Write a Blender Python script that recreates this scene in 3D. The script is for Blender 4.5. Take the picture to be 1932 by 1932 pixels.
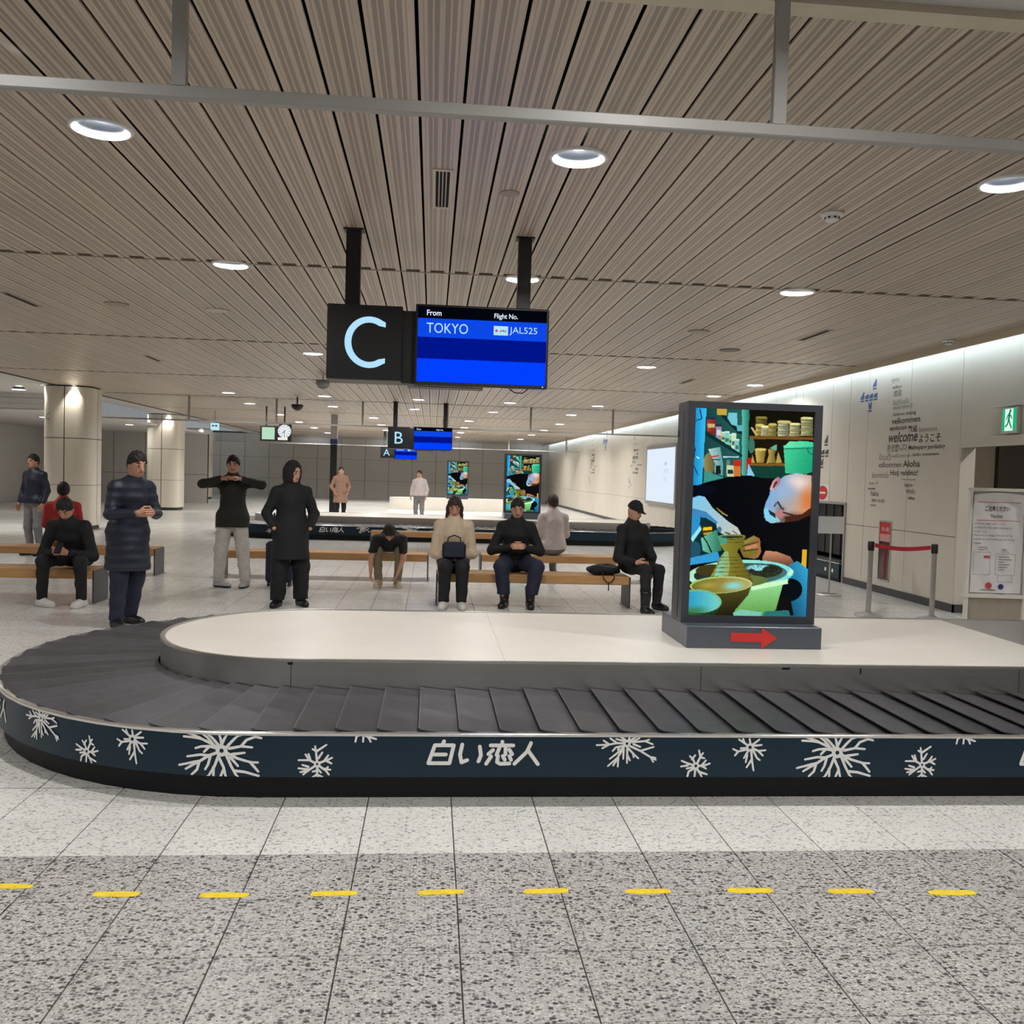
import bpy, math, random
import numpy as np
from mathutils import Vector, Matrix

for _o in list(bpy.data.objects):
    bpy.data.objects.remove(_o, do_unlink=True)
SC = bpy.context.scene
COL = SC.collection
PI = math.pi
rng = random.Random(7)

# ------------------------------------------------------------------ camera
CAM_H, YAW, PITCH, ROLL, FPX = 1.5917, 0.0883, -0.0407, 0.0292, 1722.9
_cy, _sy, _cp, _sp = math.cos(YAW), math.sin(YAW), math.cos(PITCH), math.sin(PITCH)
_fwd = Vector((_sy * _cp, _cy * _cp, _sp))
_right = Vector((_cy, -_sy, 0))
_up = _right.cross(_fwd)
_r2 = _right * math.cos(ROLL) + _up * math.sin(ROLL)
_u2 = -_right * math.sin(ROLL) + _up * math.cos(ROLL)
cam_data = bpy.data.cameras.new('camera')
cam_data.sensor_width = 36.0
cam_data.lens = FPX / 1932.0 * 36.0
cam_data.clip_start, cam_data.clip_end = 0.05, 200
cam = bpy.data.objects.new('camera', cam_data)
COL.objects.link(cam)
cam.matrix_world = Matrix(((_r2.x, _u2.x, -_fwd.x, 0), (_r2.y, _u2.y, -_fwd.y, 0),
                           (_r2.z, _u2.z, -_fwd.z, CAM_H), (0, 0, 0, 1)))
SC.camera = cam

def to_px(p):
    d = Vector(p) - Vector((0, 0, CAM_H))
    z = d.dot(_fwd)
    return (966 + FPX * d.dot(_r2) / z, 966 - FPX * d.dot(_u2) / z, z)

# ------------------------------------------------------------------ world, exposure
world = bpy.data.worlds.new('hall_world')
SC.world = world
world.use_nodes = True
world.node_tree.nodes['Background'].inputs[0].default_value = (0.9, 0.95, 1.0, 1)
world.node_tree.nodes['Background'].inputs[1].default_value = 0.3
SC.view_settings.view_transform = 'Standard'
SC.view_settings.look = 'None'
SC.view_settings.gamma = 1.0
SC.view_settings.use_curve_mapping = False
SC.view_settings.exposure = 0.0
SC.cycles.use_denoising = True
SC.cycles.max_bounces = 5
SC.cycles.diffuse_bounces = 3
SC.cycles.glossy_bounces = 2
SC.cycles.use_adaptive_sampling = True
SC.cycles.adaptive_threshold = 0.2
SC.cycles.adaptive_min_samples = 16
SC.cycles.transmission_bounces = 6
SC.cycles.transparent_max_bounces = 16
SC.cycles.sample_clamp_indirect = 6.0
SC.cycles.caustics_reflective = False
SC.cycles.caustics_refractive = False

LIGHT_W = 40.0          # watts of every ceiling downlight
COVE_W = 2.8           # watts per metre of the wall cove

H = 3.3676              # ceiling
WX = 6.66               # right wall face

def area_light(name, loc, size, power, color=(1, 1, 1), rot=(0, 0, 0), shape='DISK', size_y=None, spread=PI, parent=None):
    ld = bpy.data.lights.new(name, 'AREA')
    ld.shape = shape
    ld.size = size
    if size_y is not None:
        ld.size_y = size_y
    ld.energy = power
    ld.color = color
    ld.spread = spread
    o = bpy.data.objects.new(name, ld)
    COL.objects.link(o)
    o.location = loc
    o.rotation_euler = rot
    if parent is not None:
        o.parent = parent
    return o

# cove strip hidden behind the ceiling lip, washing the right wall
for k in range(9):
    y0 = 9.2 + k * 4.8
    area_light('cove_light', (6.395, y0 + 2.4, 3.40), 0.04, COVE_W * 4.8, (0.70, 0.88, 1.0),
               (0, math.radians(-55), 0), 'RECTANGLE', 4.7)

# ------------------------------------------------------------------ materials
def lin(c):
    return tuple((x / 255.0 / 12.92) if x / 255.0 <= 0.04045 else ((x / 255.0 + 0.055) / 1.055) ** 2.4 for x in c)

MATS = {}
def nmat(name):
    m = bpy.data.materials.new(name)
    m.use_nodes = True
    m.cycles.emission_sampling = 'NONE'
    nt = m.node_tree
    for n in list(nt.nodes):
        nt.nodes.remove(n)
    out = nt.nodes.new('ShaderNodeOutputMaterial')
    MATS[name] = m
    return m, nt, out

def node(nt, typ, **kw):
    n = nt.nodes.new(typ)
    for k, v in kw.items():
        if k == 'inp':
            for kk, vv in v.items():
                n.inputs[kk].default_value = vv
        else:
            setattr(n, k, v)
    return n

def mat(name, rgb, rough=0.5, metal=0.0, spec=0.5, var=0.06, scale=6.0, bump=0.0, bscale=80.0, coat=0.0, stretch=None):
    """plain procedural material: colour with a little noise wear, optional fine bump"""
    if name in MATS:
        return MATS[name]
    m, nt, out = nmat(name)
    c = lin(rgb)
    b = node(nt, 'ShaderNodeBsdfPrincipled')
    b.inputs['Roughness'].default_value = rough
    b.inputs['Metallic'].default_value = metal
    b.inputs['Specular IOR Level'].default_value = spec
    b.inputs['Coat Weight'].default_value = coat
    geo = node(nt, 'ShaderNodeNewGeometry')
    vec = geo.outputs['Position']
    if stretch:
        mp = node(nt, 'ShaderNodeMapping')
        mp.inputs['Scale'].default_value = stretch
        nt.links.new(vec, mp.inputs['Vector'])
        vec = mp.outputs['Vector']
    nz = node(nt, 'ShaderNodeTexNoise', inp={'Scale': scale, 'Detail': 4.0, 'Roughness': 0.6})
    nt.links.new(vec, nz.inputs['Vector'])
    rp = node(nt, 'ShaderNodeValToRGB')
    rp.color_ramp.elements[0].position = 0.3
    rp.color_ramp.elements[1].position = 0.7
    lo = tuple(max(0, x * (1 - var)) for x in c)
    hi = tuple(min(1, x * (1 + var)) for x in c)
    rp.color_ramp.elements[0].color = lo + (1,)
    rp.color_ramp.elements[1].color = hi + (1,)
    nt.links.new(nz.outputs['Fac'], rp.inputs['Fac'])
    nt.links.new(rp.outputs['Color'], b.inputs['Base Color'])
    if bump > 0:
        n2 = node(nt, 'ShaderNodeTexNoise', inp={'Scale': bscale, 'Detail': 3.0})
        nt.links.new(vec, n2.inputs['Vector'])
        bp = node(nt, 'ShaderNodeBump', inp={'Strength': bump, 'Distance': 0.01})
        nt.links.new(n2.outputs['Fac'], bp.inputs['Height'])
        nt.links.new(bp.outputs['Normal'], b.inputs['Normal'])
    nt.links.new(b.outputs['BSDF'], out.inputs['Surface'])
    return m

def emit(name, rgb, strength=1.0):
    if name in MATS:
        return MATS[name]
    m, nt, out = nmat(name)
    e = node(nt, 'ShaderNodeEmission')
    e.inputs['Color'].default_value = lin(rgb) + (1,)
    e.inputs['Strength'].default_value = strength
    nt.links.new(e.outputs['Emission'], out.inputs['Surface'])
    return m

def terrazzo(name, base, light, dark, chip_scale, dark_amt, light_amt, rough):
    m, nt, out = nmat(name)
    b = node(nt, 'ShaderNodeBsdfPrincipled')
    geo = node(nt, 'ShaderNodeNewGeometry')
    info = node(nt, 'ShaderNodeObjectInfo')
    mul = node(nt, 'ShaderNodeMapping')
    mul.inputs['Scale'].default_value = (1.0, 1.35, 1.0)
    nt.links.new(geo.outputs['Position'], mul.inputs['Vector'])
    dn = node(nt, 'ShaderNodeTexNoise', inp={'Scale': chip_scale * 0.8, 'Detail': 2.0})
    nt.links.new(mul.outputs['Vector'], dn.inputs['Vector'])
    off = node(nt, 'ShaderNodeVectorMath', operation='SCALE')
    off.inputs['Scale'].default_value = 1.1 / chip_scale
    nt.links.new(dn.outputs['Color'], off.inputs[0])
    add = node(nt, 'ShaderNodeVectorMath', operation='ADD')
    nt.links.new(mul.outputs['Vector'], add.inputs[0])
    nt.links.new(off.outputs['Vector'], add.inputs[1])
    col = None
    def layer(scale, amt, colr, prev, soft=0.03):
        v = node(nt, 'ShaderNodeTexVoronoi', inp={'Scale': scale})
        nt.links.new(add.outputs['Vector'], v.inputs['Vector'])
        sep = node(nt, 'ShaderNodeSeparateColor')
        nt.links.new(v.outputs['Color'], sep.inputs['Color'])
        rr = node(nt, 'ShaderNodeMapRange', inp={'From Min': 1 - amt - soft, 'From Max': 1 - amt + soft})
        nt.links.new(sep.outputs[0], rr.inputs['Value'])
        edge = node(nt, 'ShaderNodeMapRange', inp={'From Min': 0.62, 'From Max': 0.40})
        nt.links.new(v.outputs['Distance'], edge.inputs['Value'])
        mm = node(nt, 'ShaderNodeMath', operation='MULTIPLY')
        nt.links.new(rr.outputs['Result'], mm.inputs[0])
        nt.links.new(edge.outputs['Result'], mm.inputs[1])
        mix = node(nt, 'ShaderNodeMix', data_type='RGBA')
        nt.links.new(mm.outputs['Value'], mix.inputs['Factor'])
        if isinstance(prev, tuple):
            mix.inputs[6].default_value = prev + (1,)
        else:
            nt.links.new(prev, mix.inputs[6])
        mix.inputs[7].default_value = lin(colr) + (1,)
        return mix.outputs[2]
    c = layer(chip_scale * 1.7, light_amt, light, lin(base))
    c = layer(chip_scale * 1.25, dark_amt, tuple(0.6 * d + 0.4 * bb for d, bb in zip(dark, base)), c)
    c = layer(chip_scale * 0.8, dark_amt * 0.5, dark, c)
    # tile-to-tile and cloudy variation
    nz = node(nt, 'ShaderNodeTexNoise', inp={'Scale': 1.1, 'Detail': 3.0})
    nt.links.new(geo.outputs['Position'], nz.inputs['Vector'])
    mr = node(nt, 'ShaderNodeMapRange', inp={'From Min': 0.3, 'From Max': 0.7, 'To Min': 0.92, 'To Max': 1.04})
    nt.links.new(nz.outputs['Fac'], mr.inputs['Value'])
    mr2 = node(nt, 'ShaderNodeMapRange', inp={'To Min': 0.95, 'To Max': 1.03})
    nt.links.new(info.outputs['Random'], mr2.inputs['Value'])
    m1 = node(nt, 'ShaderNodeMath', operation='MULTIPLY')
    nt.links.new(mr.outputs['Result'], m1.inputs[0])
    nt.links.new(mr2.outputs['Result'], m1.inputs[1])
    vm = node(nt, 'ShaderNodeVectorMath', operation='SCALE')
    nt.links.new(c, vm.inputs[0])
    nt.links.new(m1.outputs['Value'], vm.inputs['Scale'])
    nt.links.new(vm.outputs['Vector'], b.inputs['Base Color'])
    b.inputs['Roughness'].default_value = rough
    b.inputs['Specular IOR Level'].default_value = 0.45
    nt.links.new(b.outputs['BSDF'], out.inputs['Surface'])
    return m

def ceiling_material():
    """striped perforated aluminium ceiling plank; stripes run along local Y, local X spans one plank"""
    m, nt, out = nmat('ceiling_plank')
    b = node(nt, 'ShaderNodeBsdfPrincipled')
    tc = node(nt, 'ShaderNodeTexCoord')
    info = node(nt, 'ShaderNodeObjectInfo')
    sep = node(nt, 'ShaderNodeSeparateXYZ')
    nt.links.new(tc.outputs['Object'], sep.inputs['Vector'])
    md = node(nt, 'ShaderNodeMath', operation='MODULO')
    md.inputs[1].default_value = PITCH_P
    ad = node(nt, 'ShaderNodeMath', operation='ADD')
    ad.inputs[1].default_value = PITCH_P * 200
    nt.links.new(sep.outputs['X'], ad.inputs[0])
    nt.links.new(ad.outputs['Value'], md.inputs[0])
    dv = node(nt, 'ShaderNodeMath', operation='DIVIDE')
    dv.inputs[1].default_value = PITCH_P
    nt.links.new(md.outputs['Value'], dv.inputs[0])
    rp = node(nt, 'ShaderNodeValToRGB')
    cr = rp.color_ramp
    cr.interpolation = 'CONSTANT'
    L, D, M = lin((202, 185, 166)), lin((158, 143, 127)), lin((172, 155, 138))
    stops = [(0.0, L), (0.115, M), (0.135, L), (0.20, D), (0.29, L), (0.325, D), (0.42, L), (0.52, D), (0.615, L), (0.65, D), (0.74, L), (0.80, M), (0.825, L)]
    cr.elements[0].position, cr.elements[0].color = stops[0][0], stops[0][1] + (1,)
    cr.elements[1].position, cr.elements[1].color = stops[1][0], stops[1][1] + (1,)
    for p, c in stops[2:]:
        e = cr.elements.new(p)
        e.color = c + (1,)
    nt.links.new(dv.outputs['Value'], rp.inputs['Fac'])
    # each plank a slightly different tone, faint streaks
    mr = node(nt, 'ShaderNodeMapRange', inp={'To Min': 0.93, 'To Max': 1.05})
    nt.links.new(info.outputs['Random'], mr.inputs['Value'])
    mp = node(nt, 'ShaderNodeMapping')
    mp.inputs['Scale'].default_value = (40, 0.7, 1)
    geo = node(nt, 'ShaderNodeNewGeometry')
    nt.links.new(geo.outputs['Position'], mp.inputs['Vector'])
    nz = node(nt, 'ShaderNodeTexNoise', inp={'Scale': 1.0, 'Detail': 3.0})
    nt.links.new(mp.outputs['Vector'], nz.inputs['Vector'])
    mr2 = node(nt, 'ShaderNodeMapRange', inp={'From Min': 0.3, 'From Max': 0.7, 'To Min': 0.93, 'To Max': 1.06})
    nt.links.new(nz.outputs['Fac'], mr2.inputs['Value'])
    mu = node(nt, 'ShaderNodeMath', operation='MULTIPLY')
    nt.links.new(mr.outputs['Result'], mu.inputs[0])
    nt.links.new(mr2.outputs['Result'], mu.inputs[1])
    vm = node(nt, 'ShaderNodeVectorMath', operation='SCALE')
    nt.links.new(rp.outputs['Color'], vm.inputs[0])
    nt.links.new(mu.outputs['Value'], vm.inputs['Scale'])
    nt.links.new(vm.outputs['Vector'], b.inputs['Base Color'])
    b.inputs['Roughness'].default_value = 0.36
    b.inputs['Specular IOR Level'].default_value = 0.6
    # rolled profile: fine ridges along the plank
    wv = node(nt, 'ShaderNodeMath', operation='SINE')
    ml = node(nt, 'ShaderNodeMath', operation='MULTIPLY')
    ml.inputs[1].default_value = 2 * PI * 9
    nt.links.new(dv.outputs['Value'], ml.inputs[0])
    nt.links.new(ml.outputs['Value'], wv.inputs[0])
    bp = node(nt, 'ShaderNodeBump', inp={'Strength': 0.25, 'Distance': 0.004})
    nt.links.new(wv.outputs['Value'], bp.inputs['Height'])
    nt.links.new(bp.outputs['Normal'], b.inputs['Normal'])
    nt.links.new(b.outputs['BSDF'], out.inputs['Surface'])
    return m

def glass_material(name, tint, refl=0.5, haze=0.0, hazecol=(200, 205, 210)):
    m, nt, out = nmat(name)
    tr = node(nt, 'ShaderNodeBsdfTransparent')
    tr.inputs['Color'].default_value = tint + (1,)
    gl = node(nt, 'ShaderNodeBsdfGlossy')
    gl.inputs['Roughness'].default_value = 0.02
    fr = node(nt, 'ShaderNodeFresnel', inp={'IOR': 1.45})
    ml = node(nt, 'ShaderNodeMath', operation='MULTIPLY')
    ml.inputs[1].default_value = refl
    nt.links.new(fr.outputs['Fac'], ml.inputs[0])
    mx = node(nt, 'ShaderNodeMixShader')
    nt.links.new(ml.outputs['Value'], mx.inputs['Fac'])
    nt.links.new(tr.outputs['BSDF'], mx.inputs[1])
    nt.links.new(gl.outputs['BSDF'], mx.inputs[2])
    last = mx
    if haze > 0:
        df = node(nt, 'ShaderNodeBsdfDiffuse')
        df.inputs['Color'].default_value = lin(hazecol) + (1,)
        m2 = node(nt, 'ShaderNodeMixShader')
        m2.inputs['Fac'].default_value = haze
        nt.links.new(mx.outputs['Shader'], m2.inputs[1])
        nt.links.new(df.outputs['BSDF'], m2.inputs[2])
        last = m2
    nt.links.new(last.outputs['Shader'], out.inputs['Surface'])
    return m

def vertex_emit(name, attr, strength):
    m, nt, out = nmat(name)
    a = node(nt, 'ShaderNodeAttribute')
    a.attribute_name = attr
    e = node(nt, 'ShaderNodeEmission')
    e.inputs['Strength'].default_value = strength
    nt.links.new(a.outputs['Color'], e.inputs['Color'])
    nt.links.new(e.outputs['Emission'], out.inputs['Surface'])
    return m

PITCH_P = 0.2148        # ceiling plank pitch

# ------------------------------------------------------------------ mesh builder
ORIGIN = {}
class MB:
    def __init__(self):
        self.v, self.f, self.mi = [], [], []
        self.cur = 0
    def add(self, vs, fs):
        n = len(self.v)
        self.v.extend([tuple(p) for p in vs])
        for f in fs:
            self.f.append(tuple(i + n for i in f))
            self.mi.append(self.cur)
        return self
    def box(self, x0, x1, y0, y1, z0, z1, rot=None):
        vs = [(x, y, z) for z in (z0, z1) for y in (y0, y1) for x in (x0, x1)]
        fs = [(0, 2, 3, 1), (4, 5, 7, 6), (0, 1, 5, 4), (2, 6, 7, 3), (0, 4, 6, 2), (1, 3, 7, 5)]
        if rot:
            (cx, cy), a = rot
            ca, sa = math.cos(a), math.sin(a)
            vs = [(cx + (x - cx) * ca - (y - cy) * sa, cy + (x - cx) * sa + (y - cy) * ca, z) for x, y, z in vs]
        return self.add(vs, fs)
    def bbox(self, x0, x1, y0, y1, z0, z1, b=0.01, rot=None):
        """box with chamfered edges (all 12)"""
        b = min(b, (x1 - x0) * .49, (y1 - y0) * .49, (z1 - z0) * .49)
        pts = []
        idx = {}
        for sx in (0, 1):
            for sy in (0, 1):
                for sz in (0, 1):
                    X, Y, Z = (x0, x1)[sx], (y0, y1)[sy], (z0, z1)[sz]
                    dx, dy, dz = (b, -b)[sx], (b, -b)[sy], (b, -b)[sz]
                    for ax in range(3):
                        p = [X + dx, Y + dy, Z + dz]
                        p[ax] = (X, Y, Z)[ax]
                        idx[(sx, sy, sz, ax)] = len(pts)
                        pts.append(tuple(p))
        fs = []
        def q(keys):
            fs.append(tuple(idx[k] for k in keys))
        for s in (0, 1):
            o = [(0, 0), (1, 0), (1, 1), (0, 1)]
            if s == 0:
                o = o[::-1]
            q([(a, b_, s, 2) for a, b_ in o])
            q([(b_, s, a, 1) for a, b_ in o])
            q([(s, a, b_, 0) for a, b_ in o])
        for a in (0, 1):
            for b_ in (0, 1):
                f1 = [(a, b_, 0, 0), (a, b_, 0, 1), (a, b_, 1, 1), (a, b_, 1, 0)]
                f2 = [(a, 0, b_, 0), (a, 0, b_, 2), (a, 1, b_, 2), (a, 1, b_, 0)]
                f3 = [(0, a, b_, 1), (0, a, b_, 2), (1, a, b_, 2), (1, a, b_, 1)]
                q(f1 if a == b_ else f1[::-1])
                q(f2[::-1] if a == b_ else f2)
                q(f3 if a == b_ else f3[::-1])
        for k in [(a, b_, c) for a in (0, 1) for b_ in (0, 1) for c in (0, 1)]:
            t = [k + (0,), k + (1,), k + (2,)]
            q(t if sum(k) % 2 == 1 else t[::-1])
        if rot:
            (cx, cy), ang = rot
            ca, sa = math.cos(ang), math.sin(ang)
            pts = [(cx + (x - cx) * ca - (y - cy) * sa, cy + (x - cx) * sa + (y - cy) * ca, z) for x, y, z in pts]
        return self.add(pts, fs)
    def prism(self, poly, z0, z1):
        """vertical prism over a CCW 2-D outline"""
        n = len(poly)
        vs = [(x, y, z0) for x, y in poly] + [(x, y, z1) for x, y in poly]
        fs = [tuple(range(n))[::-1], tuple(range(n, 2 * n))]
        fs += [(i, (i + 1) % n, n + (i + 1) % n, n + i) for i in range(n)]
        return self.add(vs, fs)
    def extr(self, poly, o, ex, ey, ez, t):
        """extrude a 2-D outline placed with axes ex, ey along ez by t"""
        o, ex, ey, ez = Vector(o), Vector(ex), Vector(ey), Vector(ez)
        n = len(poly)
        a = [o + ex * p[0] + ey * p[1] for p in poly]
        vs = a + [p + ez * t for p in a]
        fs = [tuple(range(n))[::-1], tuple(range(n, 2 * n))]
        fs += [(i, (i + 1) % n, n + (i + 1) % n, n + i) for i in range(n)]
        return self.add(vs, fs)
    def tube(self, path, r, seg=10, caps=True):
        path = [Vector(p) for p in path]
        rs = r if isinstance(r, (list, tuple)) else [r] * len(path)
        vs, fs = [], []
        ref = None
        for i, p in enumerate(path):
            t = (path[min(i + 1, len(path) - 1)] - path[max(i - 1, 0)]).normalized()
            if ref is None:
                ref = t.orthogonal().normalized()
            u = (ref - t * ref.dot(t)).normalized()
            ref = u
            w = t.cross(u)
            for k in range(seg):
                a = 2 * PI * k / seg
                vs.append(p + (u * math.cos(a) + w * math.sin(a)) * rs[i])
        n = len(path)
        for i in range(n - 1):
            for k in range(seg):
                k2 = (k + 1) % seg
                fs.append((i * seg + k, i * seg + k2, (i + 1) * seg + k2, (i + 1) * seg + k))
        if caps:
            fs.append(tuple(range(seg))[::-1])
            fs.append(tuple((n - 1) * seg + k for k in range(seg)))
        return self.add(vs, fs)
    def lathe(self, prof, c, seg=24, closed=False):
        """revolve (r, z) profile about the vertical through c=(x, y)"""
        vs, fs = [], []
        for r, z in prof:
            for k in range(seg):
                a = 2 * PI * k / seg
                vs.append((c[0] + r * math.cos(a), c[1] + r * math.sin(a), z))
        n = len(prof)
        for i in range(n - 1 + (1 if closed else 0)):
            j = (i + 1) % n
            for k in range(seg):
                k2 = (k + 1) % seg
                fs.append((i * seg + k, i * seg + k2, j * seg + k2, j * seg + k))
        return self.add(vs, fs)
    def disc(self, c, r, ex, ey, seg=24):
        c, ex, ey = Vector(c), Vector(ex), Vector(ey)
        vs = [c + (ex * math.cos(2 * PI * k / seg) + ey * math.sin(2 * PI * k / seg)) * r for k in range(seg)]
        return self.add(vs, [tuple(range(seg))])
    def quad(self, o, ex, ey):
        o, ex, ey = Vector(o), Vector(ex), Vector(ey)
        return self.add([o, o + ex, o + ex + ey, o + ey], [(0, 1, 2, 3)])
    def xform(self, fn):
        self.v = [tuple(fn(p)) for p in self.v]
        return self
    def mesh(self, name, mats, org=(0, 0, 0), smooth=False):
        me = bpy.data.meshes.new(name)
        vs = [(p[0] - org[0], p[1] - org[1], p[2] - org[2]) for p in self.v]
        me.from_pydata(vs, [], self.f)
        if not isinstance(mats, (list, tuple)):
            mats = [mats]
        for m in mats:
            me.materials.append(m)
        if len(mats) > 1:
            me.polygons.foreach_set('material_index', self.mi)
        if smooth:
            me.polygons.foreach_set('use_smooth', [True] * len(me.polygons))
            if smooth != 'full':
                try:
                    me.set_sharp_from_angle(angle=math.radians(smooth if isinstance(smooth, (int, float)) and smooth > 1 else 35))
                except Exception:
                    pass
        me.update()
        return me
    def build(self, name, mats, parent=None, smooth=False, org=None):
        if org is None:
            org = ORIGIN.get(parent.as_pointer(), (0, 0, 0)) if parent is not None else (0, 0, 0)
        me = self.mesh(name, mats, org, smooth)
        o = bpy.data.objects.new(name, me)
        COL.objects.link(o)
        if parent is not None:
            o.parent = parent
        else:
            o.location = org
        ORIGIN[o.as_pointer()] = tuple(org)
        return o

def thing(name, label, cat, loc=(0, 0, 0), group=None, kind=None):
    o = bpy.data.objects.new(name, None)
    COL.objects.link(o)
    o.location = loc
    o.empty_display_size = 0.1
    ORIGIN[o.as_pointer()] = tuple(loc)
    tag(o, label, cat, group, kind)
    return o

def tag(o, label=None, cat=None, group=None, kind=None):
    if label: o['label'] = label
    if cat: o['category'] = cat
    if group: o['group'] = group
    if kind: o['kind'] = kind
    return o

def link_mesh(name, me, loc, parent=None, rotz=0.0):
    o = bpy.data.objects.new(name, me)
    COL.objects.link(o)
    o.location = loc
    if rotz:
        o.rotation_euler = (0, 0, rotz)
    if parent is not None:
        o.parent = parent
    return o

def copy_tree(o, loc=None, parent=None):
    c = o.copy()
    COL.objects.link(c)
    c.parent = parent
    if loc is not None:
        c.location = loc
    for ch in list(o.children):
        copy_tree(ch, None, c)
    return c

# ------------------------------------------------------------------ lettering
def text_geo(s, shear=0.0, offset=0.0):
    cu = bpy.data.curves.new('lettering', 'FONT')
    cu.body = s
    cu.size = 1.0
    cu.shear = shear
    cu.offset = offset
    cu.resolution_u = 3
    o = bpy.data.objects.new('lettering', cu)
    COL.objects.link(o)
    dg = bpy.context.evaluated_depsgraph_get()
    me = bpy.data.meshes.new_from_object(o.evaluated_get(dg))
    vs = [tuple(v.co[:2]) for v in me.vertices]
    fs = [tuple(p.vertices) for p in me.polygons]
    bpy.data.objects.remove(o, do_unlink=True)
    bpy.data.meshes.remove(me)
    bpy.data.curves.remove(cu)
    return vs, fs

def text_on(mb, s, o, ex, ey, w=None, h=None, shear=0.0, offset=0.0, align='L'):
    """flat lettering: its box starts at o, spans w along ex and h along ey (keeps aspect when one is None)"""
    vs, fs = text_geo(s, shear, offset)
    if not vs:
        return
    xs, ys = [v[0] for v in vs], [v[1] for v in vs]
    x0, x1, y0, y1 = min(xs), max(xs), min(ys), max(ys)
    sx = (w / (x1 - x0)) if w else None
    sy = (h / (y1 - y0)) if h else None
    sx = sx or sy
    sy = sy or sx
    o, ex, ey = Vector(o), Vector(ex), Vector(ey)
    sh = {'L': 0, 'C': -(x1 - x0) * sx / 2, 'R': -(x1 - x0) * sx}[align]
    mb.add([o + ex * ((x - x0) * sx + sh) + ey * ((y - y0) * sy) for x, y in vs], fs)

EPS = [0.0]     # overlapping strokes sit a hair in front of one another
def stroke_pts(mb, pts, w, mapf, step=0.012, clip=None, taper=0.75):
    """flat brush stroke along 2-D pts, width w, mapped to space with mapf(u, v)"""
    P = [np.array(p, float) for p in pts]
    d = [0.0]
    for a, b in zip(P[:-1], P[1:]):
        d.append(d[-1] + float(np.linalg.norm(b - a)))
    tot = max(d[-1], 1e-6)
    for i, (a, b) in enumerate(zip(P[:-1], P[1:])):
        L = float(np.linalg.norm(b - a))
        if L < 1e-6:
            continue
        n = max(1, int(L / step))
        t = (b - a) / L
        nr = np.array([-t[1], t[0]])
        for k in range(n):
            p0, p1 = a + (b - a) * k / n, a + (b - a) * (k + 1) / n
            w0 = w * (1 - (1 - taper) * (d[i] + L * k / n) / tot) / 2
            w1 = w * (1 - (1 - taper) * (d[i] + L * (k + 1) / n) / tot) / 2
            q = [p0 - nr * w0, p1 - nr * w1, p1 + nr * w1, p0 + nr * w0]
            if clip:
                if max(x[1] for x in q) <= clip[0] or min(x[1] for x in q) >= clip[1]:
                    continue
                q = [np.array((x[0], min(max(x[1], clip[0]), clip[1]))) for x in q]
            EPS[0] = (EPS[0] + .00004) % .0016
            mb.add([mapf(x[0], x[1]) for x in q], [(0, 1, 2, 3)])
    for i, p in enumerate(P):
        r = w * (1 - (1 - taper) * d[i] / tot) / 2
        q = [p + r * np.array((math.cos(2 * PI * k / 10), math.sin(2 * PI * k / 10))) for k in range(10)]
        if clip:
            if max(x[1] for x in q) <= clip[0] or min(x[1] for x in q) >= clip[1]:
                continue
            q = [np.array((x[0], min(max(x[1], clip[0]), clip[1]))) for x in q]
        EPS[0] = (EPS[0] + .00004) % .0016
        mb.add([mapf(x[0], x[1]) for x in q], [tuple(range(10))])

# ------------------------------------------------------------------ shared materials
M_TILE_D = terrazzo('terrazzo_grey', (178, 175, 171), (210, 207, 202), (72, 70, 70), 68, 0.38, 0.42, 0.32)
M_TILE_L = terrazzo('terrazzo_pale', (224, 222, 216), (236, 234, 228), (166, 163, 158), 74, 0.26, 0.40, 0.24)
M_GROUT = mat('grout', (58, 55, 52), 0.9)
M_PLANK = ceiling_material()
M_PLENUM = mat('dark_plenum', (18, 15, 13), 0.9)
M_RAIL = mat('beige_rail', (160, 146, 128), 0.4)
M_CREAM = mat('cream_trim', (206, 194, 172), 0.5)
M_GREYCEIL = mat('grey_plaster', (200, 196, 191), 0.7, var=0.02)
M_WALL = mat('beige_wall_panel', (214, 206, 192), 0.42, var=0.025, scale=1.5)
M_WALLGREY = mat('grey_wall_panel', (200, 196, 190), 0.5, var=0.03, scale=1.0)
M_TAN = mat('tan_wall', (140, 126, 107), 0.6, var=0.03)
M_JOINT = mat('joint_dark', (60, 56, 52), 0.8)
M_BASE = mat('dark_baseboard', (70, 69, 72), 0.45)
M_GREYMETAL = mat('grey_painted_metal', (158, 155, 150), 0.4, 0.0, var=0.03)
M_WHITE = mat('white_enamel', (226, 226, 224), 0.35, var=0.02)
M_BLACK = mat('black_metal', (20, 20, 22), 0.4)
M_STEEL = mat('brushed_steel', (198, 196, 192), 0.29, 0.86, var=0.04, scale=2.0, stretch=(1.2, 1.2, 40), bump=0.012, bscale=6)
M_GLASS = glass_material('clear_glass', (0.97, 0.975, 0.97), 0.0008)
M_GLASS_FAR = glass_material('hazy_glass', (0.95, 0.955, 0.96), 0.9, 0.04)

# ------------------------------------------------------------------ carousel plan (needed to choose the tiles)
CXA, CXB, CYC = -0.78, 4.85, 6.27
R_OUT, R_IN = 1.885, 0.97

def stad_dist(x, y):
    dx = max(CXA - x, 0, x - CXB)
    return math.hypot(dx, y - CYC)

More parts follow.
